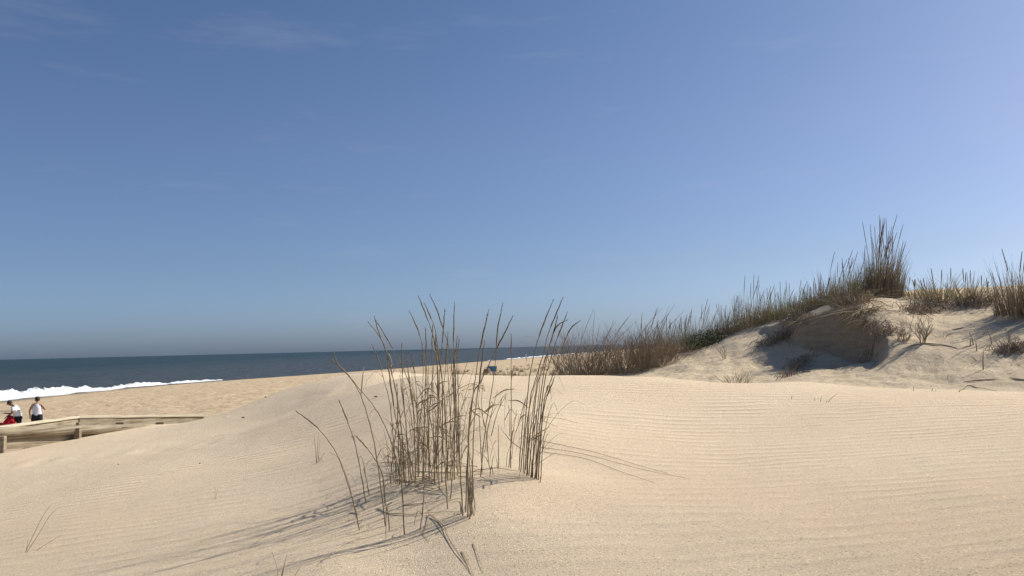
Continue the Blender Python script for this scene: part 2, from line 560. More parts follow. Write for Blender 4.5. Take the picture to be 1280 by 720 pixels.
# eroded bluff: foot line in plan (far left to near right), ground lifted on its right
BL = [P(930, 430, 21.6), P(962, 430, 20.4), P(1000, 430, 19.1), P(1040, 430, 18.0), P(1072, 430, 17.0), P(1090, 430, 16.0), P(1088, 430, 15.0)]
BLx = np.array([p.x for p in BL]); BLy = np.array([p.y for p in BL])
BLh = np.array([0.0, 0.18, 0.62, 1.05, 0.95, 0.5, 0.0])
def bluff(X, Y, scarp=False):
    best = np.full(X.shape, 1e9); sd = np.zeros(X.shape); hh = np.zeros(X.shape)
    for i in range(len(BL) - 1):
        ax, ay, bx, by = BLx[i], BLy[i], BLx[i + 1], BLy[i + 1]
        dx, dy = bx - ax, by - ay
        L2 = dx * dx + dy * dy
        t = np.clip(((X - ax) * dx + (Y - ay) * dy) / L2, 0, 1)
        qx, qy = X - ax - t * dx, Y - ay - t * dy
        d = np.hypot(qx, qy)
        s = np.where(dx * (Y - ay) - dy * (X - ax) > 0, 1.0, -1.0)   # + = uphill side (left of travel)
        m = d < best
        best = np.where(m, d, best); sd = np.where(m, s * d, sd)
        hh = np.where(m, BLh[i] + (BLh[i + 1] - BLh[i]) * t, hh)
    wob = 0.16 * fbm(X * 1.7, Y * 1.7, 3)
    s = sd + wob
    top = sstep(-0.04, 0.20, s)
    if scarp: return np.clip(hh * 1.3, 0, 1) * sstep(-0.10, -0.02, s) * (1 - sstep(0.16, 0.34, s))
    return hh * (0.42 * top * (1 - sstep(0.3, 2.2, s)) - 0.36 * (1 - top) * (1 - sstep(0.0, 3.0, -s)))

def dune_mask(X, Y):
    """1 on the rough right hand dune"""
    D = np.hypot(X, Y); az = np.degrees(np.arctan2(X, Y))
    edge = 13.3 + 0.35 * fbm(X * 0.9, Y * 0.9, 3)
    return sstep(0, 1.0, D - edge) * sstep(4.5, 9.0, az) * (1 - sstep(60, 90, D))

def hraw(X, Y):
    D = np.hypot(X, Y)
    z = rbf(X, Y)
    zb = z_beach(X, Y)
    w = sstep(150, 260, D)
    az = np.degrees(np.arctan2(X, Y))
    z = z * (1 - w) + zb * w
    # on the open beach follow the sea's edge exactly
    wl_ = sstep(38, 60, D) * (1 - sstep(-12, -6, az)) * sstep(-75, -60, az)
    z = z * (1 - wl_) + zb * wl_
    dm = dune_mask(X, Y)
    z = z + bluff(X, Y)
    z = z + dm * (0.09 * fbm(X * 0.6, Y * 0.6, 3) + 0.07 * np.abs(fbm(X * 1.3 + 4, Y * 1.3, 4)) + 0.03 * fbm(X * 4.1, Y * 4.1, 4))
    z = z + (1 - dm) * 0.018 * fbm(X * 1.1, Y * 0.9, 3) * sstep(1, 4, D)
    bm = sstep(26, 45, D) * (1 - dm)
    z = z + bm * 0.12 * fbm(X * 0.55, Y * 0.55, 4) * (zb > 0.25)
    return z

def flank_xy(px, py):
    d = ray(px, py)
    t = (4.02 + 0.15 * 0.35 - 0.26 - ZC) / (d.z - 0.15 * d.x - 0.052 * d.y)
    return d.x * t, d.y * t
DENTS = [flank_xy(*p) for p in ((435, 503), (428, 507), (378, 512), (58, 580), (45, 584), (100, 573), (185, 560), (140, 566), (300, 545), (262, 552))]
_hr0 = hraw
def hraw(X, Y):
    z = _hr0(X, Y)
    for i, (x, y) in enumerate(DENTS):
        d2 = ((X - x) / (.16 + .05 * (i % 3))) ** 2 + ((Y - y) / .22) ** 2
        z = z - .014 * np.exp(-d2) + .007 * np.exp(-((X - x + .26) / .13) ** 2 - ((Y - y) / .2) ** 2)
    return z

def h1(x, y):
    return float(hraw(np.array([x], float), np.array([y], float))[0])

def ground_hit(px, py, D0=2.5, D1=150, n=500):
    d = ray(px, py)
    L = math.hypot(d.x, d.y)
    D = D0 * (D1 / D0) ** np.linspace(0, 1, n)
    X = d.x / L * D; Y = d.y / L * D; Z = ZC + d.z / L * D
    g = hraw(X, Y)
    below = np.where(Z <= g)[0]
    if len(below) == 0: return None
    i = below[0]
    if i == 0: return Vector((X[0], Y[0], g[0]))
    a0, a1 = Z[i - 1] - g[i - 1], Z[i] - g[i]
    t = a0 / (a0 - a1)
    return Vector((X[i - 1] + t * (X[i] - X[i - 1]), Y[i - 1] + t * (Y[i] - Y[i - 1]), g[i - 1] + t * (g[i] - g[i - 1])))

def on_ground(px, D):
    p = P(px, 440, D)
    return Vector((p.x, p.y, h1(p.x, p.y)))

# ---------------------------------------------------------------- ground sheet (one polar grid, fine where the camera looks)
az = np.concatenate([np.arange(-180, -62, 3.0), np.arange(-62, -37, 0.5), np.arange(-37, 37, 0.085), np.arange(37, 62, 0.5), np.arange(62, 180, 3.0)])
rr = [0.35]
while rr[-1] < 2.6: rr.append(rr[-1] * 1.06)
while rr[-1] < 26: rr.append(rr[-1] * 1.0045)
while rr[-1] < 120: rr.append(rr[-1] * 1.012)
while rr[-1] < 30000: rr.append(rr[-1] * 1.06)
rr = np.array(rr)
nA, nR = len(az), len(rr)
AZ, RR = np.meshgrid(np.radians(az), rr)
gx, gy = (RR * np.sin(AZ)).ravel(), (RR * np.cos(AZ)).ravel()
gz = hraw(gx, gy)
co = np.empty((nA * nR + 1, 3), np.float32)
co[:-1, 0], co[:-1, 1], co[:-1, 2] = gx, gy, gz
co[-1] = (0, 0, gz[:nA].mean())
i, j = np.meshgrid(np.arange(nR - 1), np.arange(nA), indexing='ij')
j2 = (j + 1) % nA
quads = np.stack([i * nA + j, (i + 1) * nA + j, (i + 1) * nA + j2, i * nA + j2], -1).reshape(-1, 4)[:, ::-1]
tris = np.stack([np.arange(nA), (np.arange(nA) + 1) % nA, np.full(nA, nA * nR)], -1)[:, ::-1]
me = bpy.data.meshes.new('sand_ground')
me.vertices.add(len(co)); me.vertices.foreach_set('co', co.ravel())
nl = quads.size + tris.size
me.loops.add(nl)
me.loops.foreach_set('vertex_index', np.concatenate([quads.ravel(), tris.ravel()]).astype(np.int32))
me.polygons.add(len(quads) + len(tris))
me.polygons.foreach_set('loop_start', np.concatenate([np.arange(len(quads)) * 4, quads.size + np.arange(len(tris)) * 3]).astype(np.int32))
me.update(calc_edges=True)
me.validate()
me.polygons.foreach_set('use_smooth', np.ones(len(me.polygons), bool))
def vattr(name, val):
    a = me.attributes.new(name, 'FLOAT', 'POINT')
    a.data.foreach_set('value', np.concatenate([val, [0]]).astype(np.float32))
gD = np.hypot(gx, gy); gaz = np.degrees(np.arctan2(gx, gy))
vattr('dune', dune_mask(gx, gy))
vattr('beach', sstep(21, 28, gD) * (1 - dune_mask(gx, gy)))
ripm = (1 - sstep(10.0, 12.6, gD)) * (1 - 0.95 * np.exp(-(((gx + 0.25) / 1.5) ** 2 + ((gy - 5.6) / 2.2) ** 2)))
ripm *= 0.65 + 0.35 * sstep(-1.0, 1.5, gx)
vattr('ripple', ripm)
vattr('wet', (1 - sstep(1.5, 5.5, gx - shoreX(gy) + 2.0 * fbm(gy * 0.06, gy * 0 + 1.7, 3))) * (gD > 30))
vattr('scarp', bluff(gx, gy, True))  # band of the bluff face that takes soil tones and painted shade
vattr('coarse', sstep(0.6, 2.2, gx) * (1 - sstep(4.2, 6.0, gy)))
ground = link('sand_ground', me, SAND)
ground['kind'] = 'structure'

# ---------------------------------------------------------------- sea and surf
mw = bpy.data.meshes.new('sea_water')
Y0, Y1 = -2000, 60000
mw.from_pydata([(-60000, Y0, 0), (2500, Y0, 0), (60000, Y1, 0), (-60000, Y1, 0)], [], [(0, 1, 2, 3)])
sea = link('sea_water', mw, WATER)
sea['kind'] = 'structure'

def surf():
    mb_v, mb_f = [], []
    Ys = np.concatenate([np.arange(20, 260, 0.45), np.arange(260, 900, 2.5)])
    T = np.concatenate([np.arange(-2.0, 16, 0.4), np.arange(16, 30, 1.0)])
    S, TT = np.meshgrid(Ys, T, indexing='ij')
    X = shoreX(S) - TT
    grow = np.interp(S, [20, 75, 90, 115, 130, 145, 160, 172, 235, 255, 280, 300, 330, 380, 560, 900], [1.5, 1.4, 1.1, .85, .65, .45, .25, .0, .0, .3, .3, .1, .3, .45, .4, .3])
    n1 = fbm(S * 0.16, TT * 0.22, 4); n2 = fbm(S * 0.55 + 9, TT * 0.7, 4)
    wob = 1.0 * fbm(S * 0.05, S * 0 + 3.3, 2)
    crest = 3.6 + wob
    ridge = np.exp(-((TT - crest) / 1.15) ** 2) * (0.75 + 1.1 * n1 + 0.8 * n2 + 0.5 * fbm(S * 1.9, TT * 1.5, 3))
    swash = 0.14 * (1 - sstep(2.5, 6.0, TT)) + 0.12 * n1 - 0.02
    swash = swash - 0.30 * (1 - sstep(-0.8, 0.5, TT + 0.9 * n1))
    Z = grow * ridge + swash * (0.4 + 0.6 * grow) - 0.09 - 0.32 * np.maximum(1 - grow * 1.4, 0)
    Z = Z - 0.35 * sstep(6.0, 8.0, TT)
    ns, nt = S.shape
    Z[:, 0] = -0.6; Z[:, -1] = -0.6
    v = np.stack([X, S, Z], -1).reshape(-1, 3)
    f = [(a * nt + b, a * nt + b + 1, (a + 1) * nt + b + 1, (a + 1) * nt + b) for a in range(ns - 1) for b in range(nt - 1)]
    m = bpy.data.meshes.new('surf_foam')
    m.from_pydata(v.tolist(), [], f)
    m.update()
    o = link('surf_foam', m, FOAM)
    tag(o, 'white breaking surf and foam along the edge of the sea', 'surf', kind='stuff')
surf()

# ---------------------------------------------------------------- boardwalk railing half buried in the sand
WOOD = None
def wood_mat(name, c1, c2, c3):
    m, nt, b = mat(name)
    g = nt.nodes.new('ShaderNodeNewGeometry')
    mp = nt.nodes.new('ShaderNodeMapping')
    mp.inputs['Scale'].default_value = (0.9, 0.9, 22.0)
    nt.links.new(g.outputs['Position'], mp.inputs['Vector'])
    n = noise_node(nt, 1.6, 6, 0.65, mp.outputs['Vector'], 0.6)
    kn = noise_node(nt, 3.0, 3, 0.6, g.outputs['Position'])
    f = mathn(nt, 'ADD', mathn(nt, 'MULTIPLY', n.outputs['Fac'], 0.75), mathn(nt, 'MULTIPLY', kn.outputs['Fac'], 0.25))
    c = ramp(nt, f, [(0.36, c1), (0.50, c2), (0.68, c3)])
    nt.links.new(c, b.inputs['Base Color'])
    b.inputs['Roughness'].default_value = 0.85
    b.inputs['Specular IOR Level'].default_value = 0.15
    nt.links.new(bumpn(nt, n.outputs['Fac'], 0.6, 0.01), b.inputs['Normal'])
    return m
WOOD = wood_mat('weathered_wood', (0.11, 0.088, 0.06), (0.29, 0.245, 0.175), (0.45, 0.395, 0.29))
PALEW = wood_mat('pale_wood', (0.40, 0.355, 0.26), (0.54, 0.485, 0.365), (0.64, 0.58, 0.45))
WOODD = wood_mat('shaded_wood', (0.13, 0.10, 0.065), (0.25, 0.20, 0.135), (0.36, 0.30, 0.21))  # darker copy of the wood, shade painted in for rear post and notches

def plank(name, a, b, width, height, parent, mt=None, rounded=False, facing=None):
    """board between two points (its top edge), hanging down by height, thickness width in plan"""
    a, b = Vector(a), Vector(b)
    ax = (b - a); L = ax.length; ax.normalize()
    n = Vector((-ax.y, ax.x, 0)).normalized()
    mb = MB()
    k = 10
    if rounded:
        prof = [(math.cos(t) * width * 0.5, math.sin(t) * height * 0.5 - height * 0.5) for t in [2 * math.pi * i / 12 for i in range(12)]]
    else:
        w, h, c = width * 0.5, height, 0.006
        prof = [(-w, -c), (-w + c, 0), (w - c, 0), (w, -c), (w, -h + c), (w - c, -h), (-w + c, -h), (-w, -h + c)]
        prof = prof[::-1]
    m = len(prof)
    for i in range(k + 1):
        p = a.lerp(b, i / k)
        wv = 0.006 * (rnd.random() - 0.5)
        for (q, z) in prof:
            mb.v.append(p + n * (q + wv) + Vector((0, 0, z + wv)))
    for i in range(k):
        for j in range(m):
            j2 = (j + 1) % m
            mb.f.append((i * m + j, i * m + j2, (i + 1) * m + j2, (i + 1) * m + j))
    mb.f.append(tuple(reversed(range(m)))); mb.f.append(tuple(k * m + j for j in range(m)))
    return mb.build(name, mt or WOOD, parent, smooth=rounded)

def boardwalk():
    z0 = P(97, 519.7, 20.2)
    t = thing('boardwalk_railing', 'weathered pale wooden boardwalk railing half buried in sand beside the beach', 'railing', (0, 0, 0))
    capz = z0.z
    A = hit_z(-70, 541.5, capz); B = z0; Cc = P(254, 518.2, 21.9)
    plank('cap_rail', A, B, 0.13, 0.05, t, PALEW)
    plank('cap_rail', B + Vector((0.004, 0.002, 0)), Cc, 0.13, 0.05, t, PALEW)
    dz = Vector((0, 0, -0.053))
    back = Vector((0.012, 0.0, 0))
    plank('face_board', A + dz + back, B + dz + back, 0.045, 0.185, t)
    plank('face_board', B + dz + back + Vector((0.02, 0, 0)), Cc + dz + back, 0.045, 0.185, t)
    # low dark pieces standing in for the shadowed notches under the face boards
    for px in (97, 153, 203):
        q = PY(px, 529, B.y + 0.02)
        mb = MB(); mb.box(q + Vector((-0.01, -0.06, 0.0)), 0.10 if px == 97 else 0.085, 0.05, 0.028)
        mb.build('shadow_notch', WOODD, t)
    # near rail: a heavy rounded half log, then two planks below
    n1 = P(-40, 534.5, 16.95); n2 = P(192, 529.5, 18.75)
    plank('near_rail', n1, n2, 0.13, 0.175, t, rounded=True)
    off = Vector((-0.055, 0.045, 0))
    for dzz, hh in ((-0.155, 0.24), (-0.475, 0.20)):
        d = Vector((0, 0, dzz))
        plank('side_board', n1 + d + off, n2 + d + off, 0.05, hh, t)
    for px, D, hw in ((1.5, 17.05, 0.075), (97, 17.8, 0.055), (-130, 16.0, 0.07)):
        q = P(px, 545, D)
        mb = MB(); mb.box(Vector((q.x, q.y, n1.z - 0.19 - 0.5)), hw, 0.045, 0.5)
        mb.build('post', WOOD if px < 50 else WOODD, t, bevel=0.008)  # rear post gets the wood with shade in its colour
boardwalk()

# ---------------------------------------------------------------- sea oats and beach grass, stem by stem
def stem_path(pix, Yb, lean, kneel=0.0):
    """pixel control points from the base up, put on real ground with a depth lean"""
    out = []
    n = len(pix)
    tot = [0]
    for a, b in zip(pix[:-1], pix[1:]): tot.append(tot[-1] + math.hypot(b[0] - a[0], b[1] - a[1]))
    for (x, y), s in zip(pix, tot):
        out.append(PY(x, y, Yb + lean * (s / 300.0)))
    return out

def add_stem(parent, pix, r=0.0043, lean=None, head=True, leaf=0, base=None, tipr=0.0011):
    if base is None: base = ground_hit(*pix[0])
    lean = rnd.uniform(-0.22, 0.22) if lean is None else lean
    pts = stem_path(pix, base.y, lean)
    pts[0] = base - Vector((0, 0, 0.05))
    path = catmull([pts[0]] + pts[1:], max(10, 4 * len(pix) + 2))
    n = len(path)
    L = sum((path[i + 1] - path[i]).length for i in range(n - 1))
    w = [0.0012 * math.sin(i * 2.1 + L * 7) for i in range(n)]
    path = [p + Vector((a, a, 0)) for p, a in zip(path, w)]
    rad = [r * (1 - 0.62 * (i / (n - 1))) * (1.12 if i % 4 == 0 else 0.96) for i in range(n)]
    rad[-1] = tipr
    org = parent.location
    mb = MB()
    mb.tube(path, rad, 6)
    st = mb.build('stem', STEM, parent, True, org)
    if head and L > 0.55:
        k0 = int(n * rnd.uniform(0.66, 0.76))
        sp = catmull(path[k0:], 18)
        hb = MB()
        m = len(sp)
        hb.tube(sp, [r * (0.75 + 0.45 * math.sin(math.pi * min(1, (i + 1) / m)) ** 0.6) * rnd.uniform(0.8, 1.15) * (1 - 0.72 * (i / m) ** 2) for i in range(m)], 5)
        for i in range(1, m - 1):
            for q in range(2):
                d = (sp[i + 1] - sp[i]).normalized()
                sd = Vector((rnd.uniform(-1, 1), rnd.uniform(-1, 1), 0)) * 0.28
                l = rnd.uniform(0.012, 0.024)
                hb.tube([sp[i], sp[i] + (d + sd) * l * 0.5, sp[i] + (d + sd * 0.6) * l], [0.0012, 0.0018, 0.0004], 3, False)
        hb.build('seed_head', SEED, st, True, org)
    for q in range(leaf + (1 if L > .5 else 0)):
        k = rnd.randint(2, max(3, int(n * 0.6)))
        p = path[k]
        a = rnd.uniform(0, 2 * math.pi)
        d = Vector((math.cos(a), math.sin(a), 0))
        l = rnd.uniform(0.12, 0.42)
        upz = rnd.uniform(0.5, 1.0)
        droop = rnd.uniform(0.3, 1.7)
        lp = [p + d * (l * s * 0.5) + Vector((0, 0, l * (upz * s - droop * s * s))) for s in (0, 0.25, 0.5, 0.75, 1.0)]
        lb = MB()
        lb.ribbon(lp, [0.003, 0.0036, 0.003, 0.002, 0.0005], d.cross(Vector((0, 0, 1))))
        lb.build('leaf', LEAF, st, False, org)
    return st

def clump(name, label, cat, basepx, group='dry beach grass on the foreground mound'):
    b = ground_hit(*basepx)
    return thing(name, label, cat, b, 0, group)

MID = clump('beachgrass_clump', 'tall dense dry grass clump in the middle of the mound, highest against the sky', 'grass', (548, 596))
S = [
 [(560, 600), (558, 540), (553, 477), (542, 422), (531, 390), (523, 370)],
 [(572, 592), (569, 506), (565, 464), (561, 433), (554, 412), (546, 387), (537, 368)],
 [(552, 602), (553, 485), (548, 443), (544, 412), (538, 396), (531, 380)],
 [(568, 600), (568, 520), (567, 454), (567, 422), (568, 377)],
 [(545, 592), (548, 520), (550, 464), (554, 414), (556, 387)],
 [(528, 602), (531, 506), (532, 464), (529, 439), (523, 414), (512, 389)],
 [(537, 600), (535, 540), (534, 485), (533, 443), (532, 410)],
 [(515, 600), (508, 540), (504, 490), (503, 464), (502, 429)],
 [(560, 636), (557, 595), (552, 540), (549, 500), (545, 430)],
 [(543, 585), (541, 500), (540, 440), (541, 405)],
 [(565, 580), (562, 500), (559, 450), (560, 415)],
 [(549, 612), (547, 520), (546, 450), (540, 412)],
 [(531, 590), (538, 500), (543, 450), (545, 418)],
 [(556, 607), (562, 540), (566, 470), (572, 420)],
 [(575, 575), (573, 500), (571, 450), (574, 425)],
 [(541, 602), (548, 540), (556, 470), (559, 430)],
 [(524, 592), (522, 530), (520, 480), (514, 440)],
 [(519, 585), (526, 520), (529, 470), (528, 430)],
]
for i, p in enumerate(S): add_stem(MID, p, 0.0044 if i < 7 else 0.0038, leaf=rnd.choice((1, 2, 3, 4)))
add_stem(MID, [(562, 624), (567, 575), (569, 543)], 0.0042, head=False)
for k in range(34):
    bx = rnd.uniform(508, 582); by = rnd.uniform(556, 606)
    hh = rnd.uniform(40, 130) if k % 3 else rnd.uniform(14, 34)
    sx = rnd.uniform(-24, 20) * (hh / 100 + .3) + (bx - 550) * .5 * hh / 90
    add_stem(MID, [(bx, by), (bx + sx * 0.3, by - hh * 0.5), (bx + sx, by - hh)], rnd.uniform(0.0026, 0.0042), head=False, leaf=rnd.choice((0, 1, 2)))

LEFT = clump('beachgrass_clump', 'dry grass stems bending to the left at the shaded left side of the mound', 'grass', (497, 604))
for p in [
 [(500, 606), (498, 550), (496, 495), (487, 458), (481, 435), (473, 414), (468, 395)],
 [(520, 600), (518, 540), (515, 493), (504, 460), (494, 441), (483, 422), (468, 397)],
 [(506, 602), (503, 550), (498, 506), (492, 477), (487, 454), (477, 425), (460, 402)],
 [(496, 590), (491, 540), (487, 502), (479, 472), (473, 450), (465, 431)],
 [(504, 598), (490, 556), (480, 530), (466, 506), (450, 487), (429, 462), (408, 445)],
 [(506, 668), (502, 600), (500, 550), (495, 525), (488, 478), (484, 445)],
 [(487, 604), (492, 560), (497, 520), (496, 480)],
 [(511, 596), (509, 550), (505, 510), (500, 470)],
]: add_stem(LEFT, p, 0.0042, leaf=rnd.choice((0, 1, 2)))
for k in range(14):
    bx = rnd.uniform(484, 520); by = rnd.uniform(575, 612); hh = rnd.uniform(25, 100); sx = rnd.uniform(-18, 8)
    add_stem(LEFT, [(bx, by), (bx + sx * 0.3, by - hh * 0.5), (bx + sx, by - hh)], rnd.uniform(0.0026, 0.004), head=False, leaf=rnd.choice((0, 1, 2)))

ARC = clump('beachgrass_clump', 'thin pair of dry grass stems arching left beside the lone bowed stem', 'grass', (481, 650))
for p in [
 [(483, 657), (475, 600), (467, 550), (458, 515), (449, 490), (436, 470), (422, 455), (417, 440)],
 [(482, 632), (478, 594), (466, 570), (455, 556), (445, 545)],
 [(459, 629), (452, 596), (444, 556), (434, 526), (424, 501)],
 [(487, 664), (485, 640), (480, 632)],
 [(463, 618), (458, 600), (454, 585)],
]: add_stem(ARC, p, 0.0042, leaf=1)

BOW = clump('bowed_grass', 'single bowed dry stem arching far left over its own shadows', 'grass stem', (451, 662))
add_stem(BOW, [(451, 662), (444, 636), (437, 612), (428, 585), (418, 562), (400, 538), (384, 524), (370, 514)], 0.0038, lean=-0.1, leaf=0)
add_stem(BOW, [(447, 648), (437, 608), (425, 575), (420, 570), (412, 565)], 0.002, lean=-0.1, head=False)

FRONT = clump('beachgrass_clump', 'narrow bunch of straight dry stems nearest the camera, with a pale frayed leaf', 'grass', (584, 645))
for p in [
 [(579, 645), (576, 600), (572, 537), (570, 500), (568, 440)],
 [(585, 646), (585, 575), (587, 520), (591, 495), (597, 454), (603, 422), (611, 387)],
 [(589, 644), (591, 575), (593, 525), (600, 470), (606, 425)],
 [(582, 640), (584, 580), (591, 497), (600, 479), (612, 454), (622, 433), (631, 416), (641, 395)],
 [(577, 642), (575, 625)], [(587, 648), (588, 600), (586, 560)],
]: add_stem(FRONT, p, 0.0046, leaf=1, head=len(p) > 3)
add_stem(FRONT, [(524, 662), (529, 630), (530, 600), (527, 550), (519, 525), (512, 480), (508, 440)], 0.0034, leaf=1)
lb = MB()
for k in range(9):
    a = ground_hit(584, 645); q = PY(rnd.uniform(585, 593), rnd.uniform(590, 605), a.y - 0.01)
    lp = [q + Vector((rnd.uniform(-.012, .012), rnd.uniform(-.012, .012), -0.055 * i)) for i in range(5)]
    lb.ribbon(lp, [0.001, 0.003, 0.003, 0.002, 0.001], (1, 0, 0))
lb.build('frayed_leaf', PALE, FRONT, False, FRONT.location)

BACK = clump('beachgrass_clump', 'sparse dry stems leaning right between the tall middle clump and the right bunch', 'grass', (608, 590))
for p in [
 [(600, 596), (605, 550), (612, 504), (616, 479), (620, 443), (622, 412), (629, 378)],
 [(638, 585), (639, 511), (639, 454), (639, 418)],
 [(623, 585), (623, 531)], [(635, 584), (640, 548), (646, 512)], [(610, 596), (617, 569)], [(622, 585), (621, 573)],
 [(603, 590), (600, 540), (598, 500)], [(612, 545), (622, 515), (634, 492)], [(628, 525), (638, 512), (644, 518)],
 [(608, 536), (616, 510), (622, 488)], [(606, 534), (602, 505), (604, 478)],
]: add_stem(BACK, p, 0.0042, leaf=rnd.choice((0, 1)), head=len(p) > 3)

RIGHT = clump('beachgrass_clump', 'dense upright bunch of dry stems leaning right at the right lip of the mound', 'grass', (661, 594))
for p in [
 [(650, 590), (660, 489), (664, 460), (670, 433), (679, 406), (692, 374)],
 [(655, 592), (662, 506), (668, 479), (679, 443), (685, 418), (695, 393), (704, 371)],
 [(660, 595), (670, 495), (677, 464), (685, 439), (693, 412), (697, 395)],
 [(663, 597), (677, 485), (683, 450), (689, 424), (697, 407), (709, 400)],
 [(668, 598), (679, 489), (687, 454), (693, 433), (700, 414), (709, 391)],
 [(672, 600), (679, 510), (685, 485), (693, 464), (706, 427), (714, 410), (725, 401)],
 [(668, 598), (676, 540), (681, 506), (685, 493), (693, 472)],
 [(657, 594), (664, 530), (671, 480), (676, 450)],
 [(653, 591), (657, 540), (664, 500), (672, 470)],
 [(665, 597), (668, 540), (673, 500), (676, 460)],
 [(670, 599), (673, 550), (677, 520), (688, 480)],
 [(659, 594), (660, 550), (663, 515)], [(674, 603), (677, 585)], [(662, 596), (668, 560), (674, 530)],
 [(648, 588), (652, 545), (655, 512), (658, 495)],
]: add_stem(RIGHT, p, 0.0044, leaf=rnd.choice((0, 1)), head=len(p) > 4)
for own, n, x0, x1, y0, y1, hm in ((MID, 30, 512, 580, 560, 604, 110), (LEFT, 12, 482, 520, 575, 608, 80), (BACK, 12, 586, 640, 530, 590, 80), (RIGHT, 14, 646, 676, 586, 600, 110)):
    for k in range(n):
        bx = rnd.uniform(x0, x1); by = rnd.uniform(y0, y1); hh = hm * rnd.uniform(.25, 1.0)
        cx = {'MID': 548}.get('MID') if own is MID else (x0 + x1) / 2
        sx = rnd.gauss(0, 14) + (bx - cx) * .35 + (12 if own is RIGHT else 0)
        g = ground_hit(bx, by)
        ln = rnd.uniform(-.15, .15)
        pp = stem_path([(bx, by), (bx + sx * .25, by - hh * .5), (bx + sx, by - hh * .92), (bx + sx * 1.5, by - hh * rnd.uniform(.75, 1.02))], g.y, ln)
        pp[0] = g - Vector((0, 0, .03))
        q = catmull(pp, 12)
        lb = MB()
        lb.ribbon(q, [.0034 * (1 - .8 * i / 12) for i in range(12)], Vector((rnd.uniform(-1, 1), rnd.uniform(-1, 1), 0)).normalized())
        lb.build('leaf', LEAF if k % 3 else STEM, own, False, own.location)
# broken and bent leaves caught among the stems
for (x, y), own in [((525, 540), LEFT), ((515, 560), LEFT), ((500, 570), LEFT), ((538, 520), MID), ((528, 515), MID), ((546, 545), MID), ((556, 505), MID), ((533, 555), MID), ((541, 492), MID), ((560, 530), MID), ((522, 500), MID), ((549, 580), MID), ((570, 560), MID), ((604, 522), BACK), ((612, 505), BACK), ((600, 515), BACK), ((664, 540), RIGHT), ((670, 520), RIGHT), ((660, 560), RIGHT)]:
    g = Vector(own.location)
    for q in range(2):
        x2 = x + rnd.uniform(-10, 10); y2 = y + rnd.uniform(-12, 12)
        sg = rnd.choice((-1, 1)); l = rnd.uniform(10, 30)
        Yb = g.y + rnd.uniform(-.15, .15)
        bend = rnd.uniform(-.8, .6)
        pp = catmull([PY(x2, y2, Yb), PY(x2 + sg * l * .5, y2 - l * .35, Yb + rnd.uniform(-.08, .08)), PY(x2 + sg * l, y2 + l * (bend - .3), Yb + rnd.uniform(-.12, .12))], 9)
        lb = MB()
        lb.ribbon(pp, [.0015 + .0045 * math.sin(math.pi * (i + .6) / 9.2) for i in range(9)], Vector((rnd.uniform(-.5, .5), -.6, .6)).normalized())
        lb.build('leaf', rnd.choice((LEAF, STEM, LEAF)), own, False, own.location)
# a dry leaf that hangs folded, and two short leaves
for pix, b in [([(645, 540), (650, 524), (655, 505), (657, 500), (654, 502)], (655, 592)), ([(672, 580), (682, 573), (695, 565)], (668, 598)), ([(644, 605), (652, 603), (660, 600)], (660, 596))]:
    g = ground_hit(*b)
    lb = MB()
    pp = catmull([PY(x, y, g.y - 0.03) for x, y in pix], 10)
    lb.ribbon(pp, [0.002 + 0.0035 * math.sin(math.pi * (i + 0.5) / 10) for i in range(10)], (0.5, -0.8, 0.3))
    lb.build('leaf', LEAF, RIGHT, False, RIGHT.location)

def lying(name, label, cat, lines, mt=STEM, r=0.0028, group=None):
    """stems lying on the sand, following the ground"""
    t = None
    for ln in lines:
        pts = []
        for (x, y, hgt) in ln:
            g = ground_hit(x, y)
            pts.append(g + Vector((0, 0, 0.003 + 0.14 * hgt)))
        if t is None:
            t = thing(name, label, cat, pts[0], 0, group)
        q = catmull(pts, 5 * len(pts))
        # keep the stem on the sand between its control points
        for i, p in enumerate(q):
            z = h1(p.x, p.y) + 0.003
            if p.z < z: p.z = z
        mb = MB()
        n = len(q)
        mb.tube(q, [r * (1 - 0.7 * i / n) for i in range(n)], 5)
        mb.build('stem', mt, t, True, t.location)
    return t
FG = 'fallen dry grass on the foreground sand'
lying('fallen_grass', 'long dry stems fallen to the right from the right bunch, lying on rippled sand', 'fallen grass',
      [[(676, 560, .02), (720, 567, .05), (765, 578, .04), (805, 588, .01), (862, 599, 0)], [(680, 566, .02), (730, 574, .03), (775, 590, .02), (818, 604, 0)], [(676, 552, .03), (740, 566, .05), (800, 583, .02), (835, 592, 0)]], r=0.0022, group=FG)
lying('fallen_grass', 'forked dry stem fallen towards the camera at the bottom centre', 'fallen grass',
      [[(537, 645, .05), (552, 660, .05), (566, 684, .03), (580, 703, .01), (593, 722, 0)], [(540, 646, .05), (556, 661, .04), (562, 676, .03), (584, 708, 0)], [(577, 690, .0), (585, 704, .02), (592, 722, 0)],
       [(536, 644, .04), (534, 658, .04), (529, 668, .01), (536, 677, 0)], [(591, 680, 0), (597, 694, .02), (604, 716, 0)]], r=0.0019, group=FG)
lying('fallen_grass', 'bleached tangle of broken stems on the sand under the middle clump', 'fallen grass',
      [[(500, 603, .01), (530, 603, .03), (548, 606, .05), (561, 623, 0)], [(505, 632, .0), (530, 630, .02), (562, 624, .02)], [(483, 642, 0), (515, 644, .02), (536, 643, .05), (576, 640, .02)],
       [(500, 590, .02), (520, 575, .06), (545, 556, .10)], [(545, 587, .02), (566, 579, .05), (590, 583, .02)], [(520, 590, .01), (560, 592, .02), (600, 590, .01)],
       [(506, 608, .0), (530, 600, .04), (552, 590, .03)], [(600, 588, .01), (620, 586, .02), (648, 590, .01)], [(535, 640, .03), (556, 630, .05), (576, 626, .06), (578, 640, .0)]], mt=LEAF, r=0.003, group=FG)
lit = []
